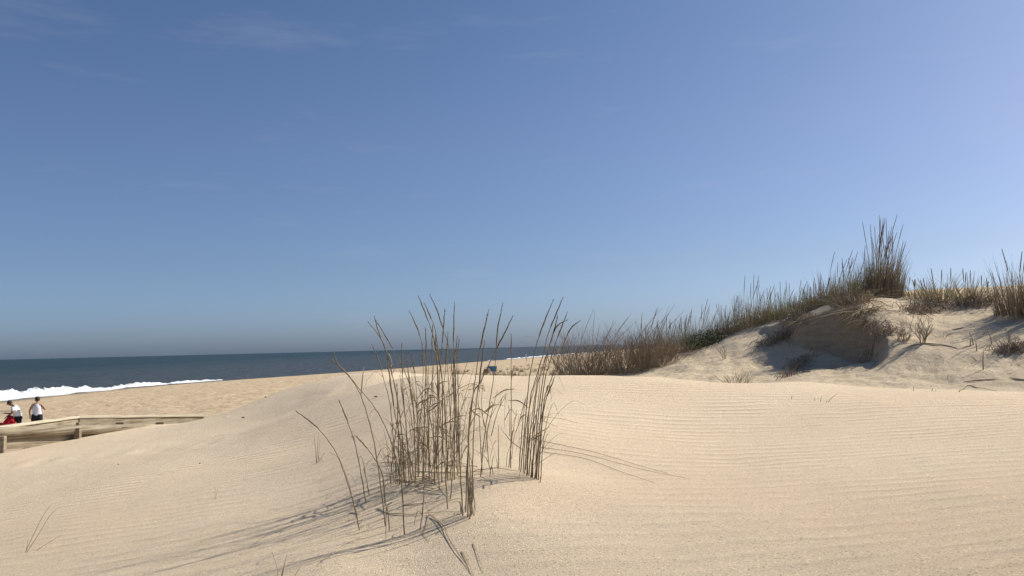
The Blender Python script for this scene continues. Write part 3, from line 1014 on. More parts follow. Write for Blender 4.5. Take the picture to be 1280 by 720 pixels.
for k in range(26):
    x = rnd.uniform(488, 600); y = rnd.uniform(578, 618) if x < 580 else rnd.uniform(580, 600)
    a = rnd.gauss(0, .5) + math.pi * rnd.choice((0, 1)); l = rnd.uniform(10, 42)
    lit.append([(x, y, rnd.uniform(0, .08)), (x + .5 * l * math.cos(a), y + .18 * l * math.sin(a) - rnd.uniform(0, 4), rnd.uniform(0, .15)), (x + l * math.cos(a), y + .35 * l * math.sin(a), 0)])
lying('fallen_grass', 'dense thatch of dead leaves around the bases of the middle clump', 'fallen grass', lit, mt=LEAF, r=0.0034, group=FG)
lying('fallen_grass', 'dead curled leaves lying behind the mound on smooth sand', 'fallen grass',
      [[(574, 486, .02), (590, 481, .1), (604, 487, .02)], [(578, 489, .02), (597, 480, .12), (600, 490, .01)], [(586, 488, .03), (603, 483, .08), (606, 489, .0)], [(505, 488, .05), (522, 479, .15), (530, 486, .03)]], mt=LEAF, r=0.006, group=FG)
lying('fallen_grass', 'thin wisps of dry grass lying right of the tall right bunch near the crest', 'fallen grass',
      [[(678, 522, .04), (700, 524, .02), (722, 529, 0)], [(680, 526, .0), (688, 531, .05), (697, 534, 0)]], r=0.0022, group=FG)
lying('fallen_grass', 'curved stick lying at the crest in front of the right dune', 'fallen grass',
      [[(1199, 490, 0), (1206, 486, .05), (1222, 485, .04), (1246, 489, 0)]], r=0.006, group=FG)

def sprout(name, label, blades, r=0.0022, mt=LEAF, group='small sprouts on the foreground sand'):
    b = ground_hit(*blades[0][0])
    t = thing(name, label, 'grass', b, 0, group)
    for pix in blades:
        g = ground_hit(*pix[0])
        if (g - b).length > 0.5: g = b.copy()
        ln = rnd.uniform(-.1, .1)
        pts = stem_path(pix, g.y, ln)
        pts[0] = g - Vector((0, 0, 0.02))
        q = catmull(pts, 10)
        mb = MB()
        mb.tube(q, [r * (1 - 0.8 * i / 10) for i in range(10)], 5)
        mb.build('blade', mt, t, True, b)
    return t
sprout('grass_sprout', 'three long grass blades leaning right, alone on the sand at lower left', [[(30, 691), (42, 668), (55, 643), (66, 628)], [(31, 691), (48, 668), (62, 645), (73, 634)], [(32, 690), (34, 681), (35, 675)], [(40, 689), (58, 680), (77, 669)]])
sprout('grass_sprout', 'pair of curved green-brown blades at the bottom edge under the shadows', [[(347, 722), (346, 708), (340, 690)], [(351, 722), (356, 705), (359, 689)], [(350, 722), (354, 710), (356, 700)], [(365, 720), (375, 709)]])
sprout('grass_sprout', 'tiny two-bladed sprout standing left of the long shadows', [[(268, 625), (269, 615), (268, 607)], [(269, 624), (271, 616), (273, 610)]], 0.0016)
sprout('grass_sprout', 'small thin sprout with crossed blades left of the bowed stem', [[(396, 579), (397, 556), (398, 540)], [(396, 579), (394, 556), (392, 543)], [(397, 578), (402, 572), (406, 566)], [(395, 568), (400, 573), (405, 578)], [(398, 575), (399, 560), (400, 548)]], 0.003)
sprout('grass_sprout', 'short stubs in a row near the crest at right, one tilted', [[(1017, 501), (1019, 497)], [(1025, 502), (1027, 495)], [(1034, 503), (1039, 498), (1047, 492)], [(1032, 503), (1034, 499)]], 0.004)
sprout('grass_sprout', 'lone stub near the crest left of the row of stubs', [[(989, 499), (990, 494)]], 0.004)
sprout('grass_sprout', 'two dark stubs at the foot of the right dune', [[(1164, 489), (1166, 485)], [(1168, 489), (1170, 487)], [(1142, 489), (1142, 483)]], 0.005)

# small bits on the sand
def bit(px, py, s, label, name='driftwood_chip', cat='driftwood'):
    g = ground_hit(px, py)
    mb = MB()
    a = rnd.uniform(0, 3)
    pts = [g + Vector((math.cos(a) * s * (t - .5), math.sin(a) * s * (t - .5) * .4, s * 0.12 + 0.2 * s * math.sin(t * 3))) for t in (0, .25, .5, .75, 1)]
    mb.tube(pts, [s * .06, s * .16, s * .2, s * .14, s * .05], 6)
    o = mb.build(name, BROWN, None, True)
    tag(o, label, cat, 'bits of debris on the sand')
bit(250, 580, 0.035, 'small dark chip on bare sand above the tiny sprout')
bit(304, 523, 0.07, 'dark curled scrap of weed on the slope right of the railing', 'seaweed_scrap', 'seaweed')
bit(332, 497, 0.06, 'dark lump where the left slope meets the beach', 'seaweed_scrap', 'seaweed')
bit(470, 497, 0.06, 'dark curled scrap behind the left grass stems', 'seaweed_scrap', 'seaweed')
bit(148, 581, 0.03, 'speck of driftwood on the sand below the railing')

# ---------------------------------------------------------------- dune plants
WIND = Vector((0.35, 0.05, 0))
def blades_mesh(rng, n, h, rb, lean, curve, w, rag=0.5, wind=0.5, hang=0.0, hmin=0.45, sides=3, seg=4):
    mb = MB()
    for i in range(n):
        a = rng.uniform(0, 2 * math.pi); rr_ = rb * math.sqrt(rng.random())
        b = Vector((math.cos(a) * rr_, math.sin(a) * rr_ * 0.8, -0.06))
        hh = h * (hmin + (1 - hmin) * rng.random() ** 1.3) * (1 - rag * 0.4 * (rr_ / max(rb, 1e-3)))
        out = Vector((math.cos(a + rng.uniform(-.7, .7)), math.sin(a + rng.uniform(-.7, .7)), 0)) * (lean * rng.uniform(0.1, 1.0)) + WIND * wind * rng.uniform(0.4, 1.4)
        cv = curve * rng.uniform(0.2, 1.3)
        pts = []
        for k in range(seg + 1):
            s = k / seg
            pts.append(b + out * (hh * (s + cv * s * s)) + Vector((0, 0, hh * (s - 0.45 * cv * s * s * (1 + hang)))))
        mb.tube(pts, [w * (1 - 0.85 * k / seg) for k in range(seg + 1)], sides, False)
    return mb

def shrub_mesh(rng, n, h, rb, w, wide=0.7, droop=0.2):
    """twiggy shrub: stems that fork twice"""
    mb = MB()
    def branch(p, d, l, w, depth):
        pts = [p]
        q = p.copy(); dd = d.copy()
        for k in range(3):
            dd = (dd + Vector((rng.uniform(-.25, .25), rng.uniform(-.25, .25), rng.uniform(-.1, .2) - droop * 0.3))).normalized()
            q = q + dd * (l / 3)
            pts.append(q.copy())
        mb.tube(pts, [w, w * .85, w * .7, w * .5], 3, False)
        if depth > 0:
            for k in range(rng.choice((2, 3, 3))):
                b = pts[rng.choice((1, 2, 2, 3))]
                nd = (dd + Vector((rng.uniform(-.8, .8), rng.uniform(-.8, .8), rng.uniform(-.2, .7)))).normalized()
                branch(b, nd, l * rng.uniform(.45, .75), w * .6, depth - 1)
    for i in range(n):
        a = rng.uniform(0, 2 * math.pi); r_ = rb * math.sqrt(rng.random())
        b = Vector((math.cos(a) * r_, math.sin(a) * r_ * .8, -.05))
        d = Vector((math.cos(a) * wide * rng.random(), math.sin(a) * wide * rng.random(), 1)).normalized()
        branch(b, d, h * rng.uniform(.35, .62), w, 2)
    return mb

def dune_grass(label, base, h, rb, n, mt=GRASS, w=0.005, lean=0.35, curve=0.25, wind=0.5, spires=4, spire_h=1.45, twigs=0, name='dune_grass', group='beach grass along the dune ridge', seed=None, hang=0.0, cat='dune grass', underm=BROWN):
    rng = random.Random(seed if seed is not None else int(abs(base.x * 131 + base.y * 717) * 10))
    t = thing(name, label, cat, base, 0, group)
    blades_mesh(rng, n, h, rb, lean, curve, w, wind=wind, hang=hang).build('blades', mt, t, False)
    blades_mesh(rng, int(n * 0.3), h * 0.5, rb * 1.1, lean * 1.5, curve * 2.0, w * 0.9, wind=wind * .6).build('dead_leaves', underm, t, False)
    for k in range(spires):
        hh = h * spire_h * rng.uniform(0.72, 1.0)
        a = rng.uniform(0, 2 * math.pi)
        b = Vector((math.cos(a) * rb * .8 * rng.random(), math.sin(a) * rb * .6 * rng.random(), -.05))
        out = Vector((rng.uniform(-.12, .2), rng.uniform(-.15, .15), 0)) + WIND * wind * rng.uniform(.3, 1.1)
        pts = [b + out * hh * (s + .25 * s * s) + Vector((0, 0, hh * (s - .06 * s * s))) for s in (0, .2, .4, .6, .8, 1.0)]
        mb = MB()
        mb.tube(pts, [w * .75, w * .7, w * .6, w * .55, w * .5, w * .3], 4, False)
        st = mb.build('stem', mt, t, False)
        hb = MB()
        top = catmull(pts[3:], 8)
        hb.tube(top, [w * (.5 + .9 * math.sin(math.pi * (i + .6) / 8.6)) for i in range(8)], 4)
        hb.build('seed_head', SEED, st, True)
    return t

def shrub(label, base, h, rb, n, w=0.006, mt=TWIG, wide=0.8, droop=0.1, name='dune_shrub', cat='shrub', stems=0, group='twiggy shrubs on the right dune', sub=True):
    rng = random.Random(int(abs(base.x * 331 + base.y * 97) * 10))
    t = thing(name, label, cat, base, 0, group)
    shrub_mesh(rng, n, h, rb, w, wide, droop).build('branches', mt, t, False)
    if sub:
        blades_mesh(rng, n * 3, h * .42, rb * 1.05, .6, .5, w * .8, wind=.2).build('dry_foliage', BROWN, t, False)
    for k in range(stems):
        hh = h * rng.uniform(1.15, 1.6)
        b = Vector((rng.uniform(-.7, .7) * rb, rng.uniform(-.3, .3) * rb, 0))
        out = Vector((rng.uniform(.05, .75), rng.uniform(-.1, .1), 0))
        pts = [b + out * hh * (.6 * s + .4 * s * s) + Vector((0, 0, hh * (s - .1 * s * s))) for s in (0, .25, .5, .75, 1)]
        mb = MB()
        mb.tube(pts, [w, w * .8, w * .7, w * .9, w * .3], 4, False)
        mb.build('stem', STEM, t, False)
    return t

def pxm(px, D): return px * D / F       # pixels of the photo to metres at a distance

def at(px, py, D=None):
    if D is None:
        g = ground_hit(px, py, 13.2)
        if g is not None and math.hypot(g.x, g.y) < 60: return g
        D = 21
    return on_ground(px, D)

# left end: brown shrubs spilling down to the crest
b = at(728, 467, 21.0); shrub('brown twiggy shrub at the left end of the dune with tall stems leaning right', b, 1.25, .62, 120, stems=9)
b = at(756, 467, 21.4); shrub('dark drooping shrub between the left end shrub and the big round one', b, .8, .55, 90, droop=.6)
b = at(790, 468, 20.6); shrub('big round brown shrub above the sand crest with a pale patch at its foot', b, 1.2, .62, 130, stems=4)
b = at(822, 462, 20.8); shrub('low brown shrub at the right of the round one, running up the slope', b, 1.15, .55, 100, stems=2)
ridge = [
 (806, 448, 23.0, 1.15, .50, 'feathery brown grass behind the round shrub, pale plumes over it'),
 (832, 438, 22.6, 1.15, .50, 'tall plumed grass just right of the round shrub'),
 (852, 430, 22.4, 1.15, .48, 'olive grass mound with the tallest plumes of the lower ridge'),
 (874, 422, 22.4, 1.0, .45, 'orange-brown grass left of the green bush'),
 (905, 418, 22.4, .95, .45, 'dull grass behind and right of the green bush'),
 (920, 412, 22.2, 1.05, .45, 'dark thick grass on the ridge where bare sand begins below'),
 (940, 404, 22.0, 1.05, .45, 'grass with two very tall spires midway along the ridge'),
 (960, 399, 22.0, .95, .42, 'grass tuft left of the paler olive stretch of ridge'),
 (978, 394, 21.8, .80, .42, 'pale olive grass in the dip before the bluff'),
 (994, 389, 21.6, .75, .40, 'pale olive grass next to the left end of the bluff'),
 (1012, 379, 21.0, .85, .40, 'dark grass on the left corner of the bluff top'),
 (1030, 372, 20.6, .95, .40, 'grass on the bluff top with one long spire leaning right'),
 (1048, 369, 20.4, .95, .40, 'grass on the middle of the bluff top'),
 (1066, 369, 20.2, .95, .40, 'brown grass just left of the tallest tuft'),
]
for i, (px, py, D, h, rb, lab) in enumerate(ridge):
    b = on_ground(px, D)
    mt = [GRASS, OLIVE, BROWN][(0, 1, 1, 2, 0, 2, 0, 0, 1, 1, 2, 0, 0, 2)[i]]
    dune_grass(lab, b, h * 1.04 * (1.15 if i % 3 == 0 else .88), rb * 1.05, 230 if i < 8 else 260, mt, spires=8 if i < 8 else 5, spire_h=1.22, seed=100 + i, wind=.35)
b = at(884, 428, 21.6)
t = thing('green_bush', 'only green leafy bush on the dune, low on the grassy ridge', 'bush', b, 0)
rng = random.Random(5)
shrub_mesh(rng, 16, .5, .35, .006, .9, 0).build('branches', TWIG, t)
mb = MB()
for k in range(900):
    a = rng.uniform(0, 6.28); r_ = .48 * rng.random() ** .5; z = .42 * rng.random() * (1 - (r_ / .6) ** 2)
    c = Vector((math.cos(a) * r_ * 1.3, math.sin(a) * r_, z)); d = Vector((rng.uniform(-1, 1), rng.uniform(-1, 1), rng.uniform(-.2, 1))).normalized()
    mb.ribbon([c, c + d * .03, c + d * .06], [.004, .014, .003], d.orthogonal().normalized())
mb.build('leaves', GREEN, t)

# the tallest tuft and its neighbours
b = on_ground(1086, 19.8); dune_grass('olive and brown grass making the left shoulder of the tallest tuft', b, 1.15, .36, 320, OLIVE, spires=7, wind=.25, lean=.25, seed=201)
b = on_ground(1104, 19.5); dune_grass('tallest tuft on the dune, dense dark brown stalks bending right at the tips', b, 1.5, .31, 460, BROWN, spires=22, spire_h=1.28, wind=.34, lean=.2, curve=.35, seed=202)
b = on_ground(1119, 19.4); dune_grass('brown right flank of the tallest tuft, with a steep right edge', b, 1.2, .24, 260, BROWN, spires=9, spire_h=1.3, wind=.36, lean=.12, curve=.35, seed=203)
for px, D, h, rb, n, mt, lab in [
 (1145, 19.5, .55, .25, 70, GRASS, 'thin low grass right of the tallest tuft'),
 (1163, 19.3, .55, .25, 70, GRASS, 'thin low grass behind the fan-shaped tuft'),
 (1180, 19.0, .85, .28, 120, GRASS, 'fan-shaped grass tuft on the flat right ridge over a dark mat'),
 (1214, 18.8, .80, .24, 90, GRASS, 'open spiky tuft right of the fan-shaped one'),
 (1238, 18.6, .62, .20, 60, BROWN, 'small spiky tuft with a long blade leaning right'),
 (1272, 17.6, 1.30, .34, 150, BROWN, 'tall open tuft cut by the right edge of the picture'),
 (1300, 17.4, 1.35, .40, 200, BROWN, 'tall dark tuft at the far right edge beyond the open one')]:
    b = on_ground(px, D)
    dune_grass(lab, b, h, rb, n, mt, spires=3, spire_h=1.1, lean=.75 if px < 1260 else .3, curve=.25, wind=.12, w=.007, seed=int(px))

for i, (px, py, h, lab) in enumerate([(1006, 392, .5, 'short dark grass at the left tip of the bluff lip'), (1026, 380, .6, 'grass overhanging the bluff lip left of centre'), (1044, 378, .6, 'grass overhanging the bluff lip at its centre'), (1062, 380, .7, 'grass overhanging the bluff lip next to the tallest tuft')]):
    b = at(px, py)
    dune_grass(lab, b, h * 1.1, .36, 320, BROWN if i % 2 else GRASS, spires=3, lean=.7, curve=.9, wind=.1, seed=400 + i, hang=.5)
# grass hanging over the bluff and root mats
def mat_of_roots(label, pix, wdt, n, mt=TWIG, L=.35, name='root_mat', cat='root mat', up_=0.10):
    """tangle of dead roots and stalks lying along a line on the dune"""
    pts = [at(x, y) for x, y in pix]
    t = thing(name, label, cat, pts[0], 0, 'dead root mats on the dune')
    rng = random.Random(int(pix[0][0]))
    mb = MB()
    q = catmull(pts, 24)
    for k in range(n):
        c = q[rng.randint(0, 23)] + Vector((rng.uniform(-wdt, wdt), rng.uniform(-wdt, wdt), 0))
        c.z = h1(c.x, c.y) + rng.uniform(0, up_) * .4
        d = Vector((rng.uniform(-1, 1), rng.uniform(-1, .6), rng.uniform(-.5, .8)))
        l = L * rng.uniform(.4, 1)
        pp = [c, c + d * l * .4 + Vector((0, 0, up_ * .6)), c + d * l * .8, c + d * l + Vector((0, 0, -.6 * l))]
        pp = [Vector((p.x, p.y, max(p.z, h1(p.x, p.y) + .004))) for p in pp]
        mb.tube(catmull(pp, 6), [.006, .006, .005, .005, .004, .002], 3, False)
    mb.build('dead_stalks', mt, t, False, pts[0])
    return t
mat_of_roots('dark root mat hanging along the sloping left edge of the bluff', [(1008, 388), (994, 402), (982, 415), (968, 426), (956, 432)], .22, 240, L=.4)
mat_of_roots('dark dead grass overhanging the bluff top', [(1012, 379), (1035, 375), (1060, 376), (1080, 380)], .22, 240, L=.5)
for i, (px, py, lab) in enumerate([(1002, 400, 'curtain of dead roots at the left tip of the bluff face'), (1020, 392, 'curtain of dead roots on the left part of the bluff face'), (1066, 392, 'curtain of dead roots on the right part of the bluff face')]):
    dune_grass(lab, at(px, py), .34, .22, 130, TWIG, spires=0, lean=1.0, curve=1.6, wind=-.5, hang=1.4, seed=500 + i, w=.005, name='root_curtain', cat='roots', group='dead root mats on the dune')
b = at(1080, 388); dune_grass('brown grass draping down the right end of the bluff face', b, .75, .28, 260, BROWN, spires=0, lean=.9, curve=1.6, wind=-.3, hang=1.2, seed=301)
b = at(1092, 402); dune_grass('pale straw hanging below the draped brown grass', b, .5, .22, 150, LEAF, spires=0, lean=.9, curve=1.6, wind=-.2, hang=1.4, seed=302)
mat_of_roots('root mat on the slope below the tallest tuft', [(1085, 425), (1100, 420), (1110, 414)], .16, 120, L=.3)
mat_of_roots('dark mat of dead grass under the fan-shaped tuft', [(1140, 392), (1158, 388), (1176, 384)], .2, 220, L=.4)
mat_of_roots('dead stalks running down the ridge between the two spiky tufts', [(1196, 382), (1216, 381), (1238, 383)], .16, 120, L=.3)
mat_of_roots('brown root mat sliding down the shaded slope in a diagonal strip', [(1009, 448), (1000, 456), (992, 464), (982, 474)], .14, 170, L=.28)
mat_of_roots('low dark tangle at the right edge of the dune slope', [(1248, 441), (1264, 439), (1280, 437)], .12, 120, L=.3)
b = at(920, 477, 15.4); shrub('small pale dead tuft at the foot of the shaded slope', b, .34, .16, 26, .004, PALE, wide=1.3, group='small dead plants on the dune slope')
b = at(906, 449); shrub('small upright dead twig casting a long shadow on the lower slope', b, .42, .05, 5, .006, wide=.2, group='small dead plants on the dune slope', sub=False)
b = at(1128, 425); shrub('round little brown shrub left of the branched sprout on the slope', b, .34, .10, 22, .005, wide=.6, group='small dead plants on the dune slope')
b = at(1152, 429); shrub('branched sprout with a thick short trunk in the middle of the slope', b, .66, .03, 7, .011, wide=.75, droop=-.2, group='small dead plants on the dune slope', sub=False)
b = at(1271, 438); shrub('dead sprout standing on the low tangle at the right edge', b, .5, .12, 9, .008, wide=.8, group='small dead plants on the dune slope', sub=False)
for px, py, hh, lab in [(1213, 433, .16, 'left one of three dark stubs right of the branched sprout'), (1217, 431, .2, 'taller one of three dark stubs right of the branched sprout'), (1221, 439, .17, 'lowest one of three dark stubs right of the branched sprout'),
                        (1240, 430, .22, 'thin dead stalk right of the three dark stubs'), (1229, 462, .3, 'bent dark stalk low on the right of the dune slope')]:
    b = at(px, py)
    mb = MB(); l = rnd.uniform(-.05, .08)
    mb.tube([b - Vector((0, 0, .05)), b + Vector((l * .4, 0, hh * .5)), b + Vector((l * 1.5, 0, hh))], [.010, .009, .005], 6)
    o = mb.build('dead_stub', TWIG, None, True)
    tag(o, lab, 'dead stalk', 'stubs on the dune slope')
for pix, lab in [([(1128, 437), (1140, 432), (1158, 430), (1180, 432), (1197, 436)], 'long bare root arching over the sand right of the branched sprout'),
                 ([(1205, 478), (1225, 476), (1245, 475)], 'dark root lying near the foot of the dune at right'),
                 ([(1262, 473), (1275, 475), (1290, 476)], 'dark root at the right edge near the foot of the dune'),
                 ([(1190, 413), (1200, 411), (1207, 409)], 'short dark log fragment on the upper slope at right'),
                 ([(1002, 462), (1010, 465), (1022, 462)], 'thin stick pointing right from the diagonal root strip')]:
    pts = [at(x, y) + Vector((0, 0, .01)) for x, y in pix]
    mb = MB(); q = catmull(pts, 14)
    mb.tube(q, [.007 * math.sin(math.pi * (i + 1) / 15) + .003 for i in range(14)], 6)
    o = mb.build('bare_root', TWIG, None, True)
    tag(o, lab, 'root', 'bare roots on the dune slope')

# ---------------------------------------------------------------- sparse grass on the far foredune and behind the left crest
def tuft_copies(spots, h, n, w, mt, label, group, seed, lean=.5, rb=.12):
    rng = random.Random(seed)
    protos = []
    for k in range(4):
        mb = blades_mesh(rng, n, h, rb, lean, .4, w, wind=.3)
        me = bpy.data.meshes.new('grass_tuft')
        me.from_pydata([tuple(v) for v in mb.v], [], mb.f)
        me.materials.append(mt)
        protos.append(me)
    for i, (g, s) in enumerate(spots):
        o = bpy.data.objects.new('grass_tuft', protos[i % 4])
        COL.objects.link(o)
        o.location = g
        o.rotation_euler = (0, 0, rng.uniform(0, 6))
        o.scale = (s, s, s * rng.uniform(.8, 1.2))
        tag(o, label, 'grass', group)
sp = []
while len(sp) < 95:
    px = rnd.uniform(562, 725)
    py = rnd.choice((rnd.uniform(462, 466), rnd.uniform(466, 473), rnd.uniform(468, 474), rnd.uniform(456, 462) if px > 640 else 470))
    if 600 < px < 625 and py > 460 and py < 468: continue
    g = ground_hit(px, py, 20)
    if g is None or math.hypot(g.x, g.y) > 130: continue
    sp.append((g, rnd.uniform(.7, 1.25)))
tuft_copies(sp, .48, 26, .012, PALE, 'pale beach grass tuft on the low foredune around the blue chair', 'planted grass tufts on the far foredune', 11)
sp = []
for px, py in [(360, 487), (366, 485), (372, 483), (382, 481), (388, 480), (394, 478), (400, 477), (407, 475), (412, 473), (420, 471), (428, 469), (345, 491), (352, 489), (435, 468), (482, 467), (492, 467), (500, 468), (508, 470), (516, 471), (470, 466)]:
    D = np.interp(px, [340, 380, 425, 470, 520], [19.6, 20.2, 18.6, 15.8, 13.2])
    sp.append((on_ground(px, float(D)), rnd.uniform(.6, 1.3)))
tuft_copies(sp, .20, 7, .0035, LEAF, 'short dry sprig along the left crest against the beach', 'sprigs along the left crest', 12, rb=.08)

SL = [(930, 462), (948, 452), (968, 470), (1044, 462), (1062, 455), (1076, 470), (1098, 458), (1118, 466), (1105, 445), (1146, 462), (1170, 455), (1186, 446), (1180, 420), (1206, 424), (1232, 415), (1250, 402), (1262, 455), (1190, 470), (1248, 468), (1226, 448), (1160, 408), (1138, 415), (866, 455), (880, 462), (850, 462)]
for k, (px, py) in enumerate(SL):
    g = at(px, py)
    rng = random.Random(900 + k)
    mb = blades_mesh(rng, rng.randint(4, 12), rng.uniform(.10, .22), .10, 1.2, .6, .005, wind=.2)
    o = mb.build('dead_sprig', (TWIG, BROWN, LEAF)[k % 3], None)
    o.location = g
    tag(o, 'tiny dead sprig poking out of the bare dune slope', 'dead sprig', 'dead sprigs on the bare dune slope')

# ---------------------------------------------------------------- people and things on the beach
SKIN = simple_mat('skin', (0.36, 0.21, 0.145), (0.46, 0.28, 0.20), 3, 0.6)
SKIND = simple_mat('tanned_skin', (0.16, 0.09, 0.06), (0.22, 0.125, 0.085), 3, 0.6)
WHITE = simple_mat('white_cotton', (0.74, 0.75, 0.78), (0.82, 0.83, 0.85), 6, 0.9, 0.3)
LILAC = simple_mat('pale_cotton', (0.68, 0.69, 0.76), (0.78, 0.79, 0.84), 6, 0.9, 0.3)
BLACK = simple_mat('black_cloth', (0.012, 0.013, 0.018), (0.028, 0.029, 0.036), 6, 0.85)
HAIR = simple_mat('dark_hair', (0.025, 0.016, 0.010), (0.06, 0.04, 0.025), 30, 0.6)
CAP = simple_mat('dark_cap', (0.03, 0.03, 0.035), (0.06, 0.055, 0.055), 10, 0.9)
RED = simple_mat('red_canvas', (0.42, 0.012, 0.02), (0.55, 0.02, 0.03), 5, 0.8, 0.3)
METAL = simple_mat('grey_metal', (0.22, 0.21, 0.19), (0.32, 0.31, 0.28), 5, 0.45)
TYRE = simple_mat('black_rubber', (0.018, 0.018, 0.018), (0.03, 0.03, 0.03), 5, 0.9)
BLUE = simple_mat('blue_canvas', (0.02, 0.17, 0.36), (0.035, 0.23, 0.46), 5, 0.8, 0.3)
RUST = simple_mat('brown_canvas', (0.17, 0.075, 0.04), (0.26, 0.12, 0.06), 8, 0.85)
PAINT = simple_mat('white_paint', (0.72, 0.72, 0.70), (0.82, 0.82, 0.80), 3, 0.6)

def skinned(name, nodes, edges, mt, parent, level=2, root=None):
    """nodes: name -> (x, y, z, radius or (rx, ry))"""
    keys = list(nodes)
    me = bpy.data.meshes.new(name)
    me.from_pydata([nodes[k][:3] for k in keys], [(keys.index(a), keys.index(b)) for a, b in edges], [])
    o = link(name, me, mt, parent)
    m = o.modifiers.new('skin', 'SKIN'); m.use_smooth_shade = True
    for i, k in enumerate(keys):
        r = nodes[k][3]
        me.skin_vertices[0].data[i].radius = r if isinstance(r, tuple) else (r, r)
        me.skin_vertices[0].data[i].use_root = (k == (root or keys[0]))
    m = o.modifiers.new('sub', 'SUBSURF'); m.levels = level; m.render_levels = level
    return o

def hand(nodes, edges, wrist, d, side, tag_):
    """palm, four unequal bent fingers and a thumb beyond a wrist node"""
    w = Vector(nodes[wrist][:3]); d = Vector(d).normalized(); sd = Vector(side).normalized(); nn = d.cross(sd).normalized()
    p = w + d * .06
    nodes[tag_ + 'p'] = (*p, .030); edges.append((wrist, tag_ + 'p'))
    for i, (o, l) in enumerate(((-.028, .065), (-.009, .078), (.010, .073), (.028, .056))):
        a = p + d * .035 + sd * o; b = a + d * l * .55 + nn * .012; c = b + d * l * .4 + nn * .028
        for k, q in enumerate((a, b, c)): nodes[f'{tag_}{i}{k}'] = (*q, (.0105, .0095, .008)[k])
        edges += [(tag_ + 'p', f'{tag_}{i}0'), (f'{tag_}{i}0', f'{tag_}{i}1'), (f'{tag_}{i}1', f'{tag_}{i}2')]
    a = w + d * .03 - sd * .04; b = a + d * .035 - sd * .018
    nodes[tag_ + 't0'] = (*a, .013); nodes[tag_ + 't1'] = (*b, .010)
    edges += [(tag_ + 'p', tag_ + 't0'), (tag_ + 't0', tag_ + 't1')]

def shell(name, rings, mt, parent, n=16, close=False):
    """cloth or hair: closed rings (centre, rx, ry, tilt axis frame) skinned into a tube with thickness"""
    mb = MB()
    for (c, rx, ry, t) in rings:
        c = Vector(c)
        for k in range(n):
            a = 2 * math.pi * k / n
            wob = 1 + .03 * math.sin(3 * a + c.z * 9)
            mb.v.append(c + Vector((rx * math.cos(a) * wob, ry * math.sin(a) * wob, t * math.sin(a))))
    for i in range(len(rings) - 1):
        for k in range(n):
            k2 = (k + 1) % n
            mb.f.append((i * n + k, i * n + k2, (i + 1) * n + k2, (i + 1) * n + k))
    if close: mb.f.append(tuple((len(rings) - 1) * n + k for k in range(n)))
    o = mb.build(name, mt, parent, True)
    m = o.modifiers.new('thick', 'SOLIDIFY'); m.thickness = .008
    m = o.modifiers.new('sub', 'SUBSURF'); m.levels = 1; m.render_levels = 1
    return o

def head_nodes(nodes, edges, neck, c, look, upv, s=1.0):
    """skull, jaw, nose and ears"""
    c = Vector(c); f = Vector(look).normalized(); u = Vector(upv).normalized(); sd = f.cross(u).normalized()
    nodes['head0'] = (*(c - u * .055 + f * .022), (.064 * s, .072 * s))
    nodes['head1'] = (*(c + u * .02), (.078 * s, .092 * s))
    nodes['head2'] = (*(c + u * .085), (.058 * s, .068 * s))
    edges += [(neck, 'head0'), ('head0', 'head1'), ('head1', 'head2')]

def face_bits(parent, c, look, upv, skin):
    c = Vector(c); f = Vector(look).normalized(); u = Vector(upv).normalized(); sd = f.cross(u).normalized()
    mb = MB()
    mb.tube([c + f * .085 + u * .022, c + f * .108 - u * .012, c + f * .118 - u * .022, c + f * .088 - u * .03], [.009, .013, .014, .008], 6)
    mb.build('nose', skin, parent, True)
    for sg in (-1, 1):
        e = MB(); q = c + sd * sg * .088 - f * .005
        e.tube([q - u * .03, q + sd * sg * .012 - u * .01, q + sd * sg * .014 + u * .015, q + u * .03 + sd * sg * .004], [.008, .014, .016, .009], 6)
        e.build('ear', skin, parent, True)
        e = MB(); q = c + f * .088 + sd * sg * .032 + u * .018
        e.tube([q - f * .008, q + f * .006], [.013, .009], 8)
        e.build('eye', BLACK, parent, True)
    e = MB(); q = c + f * .093 - u * .062
    e.tube([q - sd * .024, q + f * .006, q + sd * .024], [.004, .007, .004], 6)
    e.build('mouth', SKIND, parent, True)

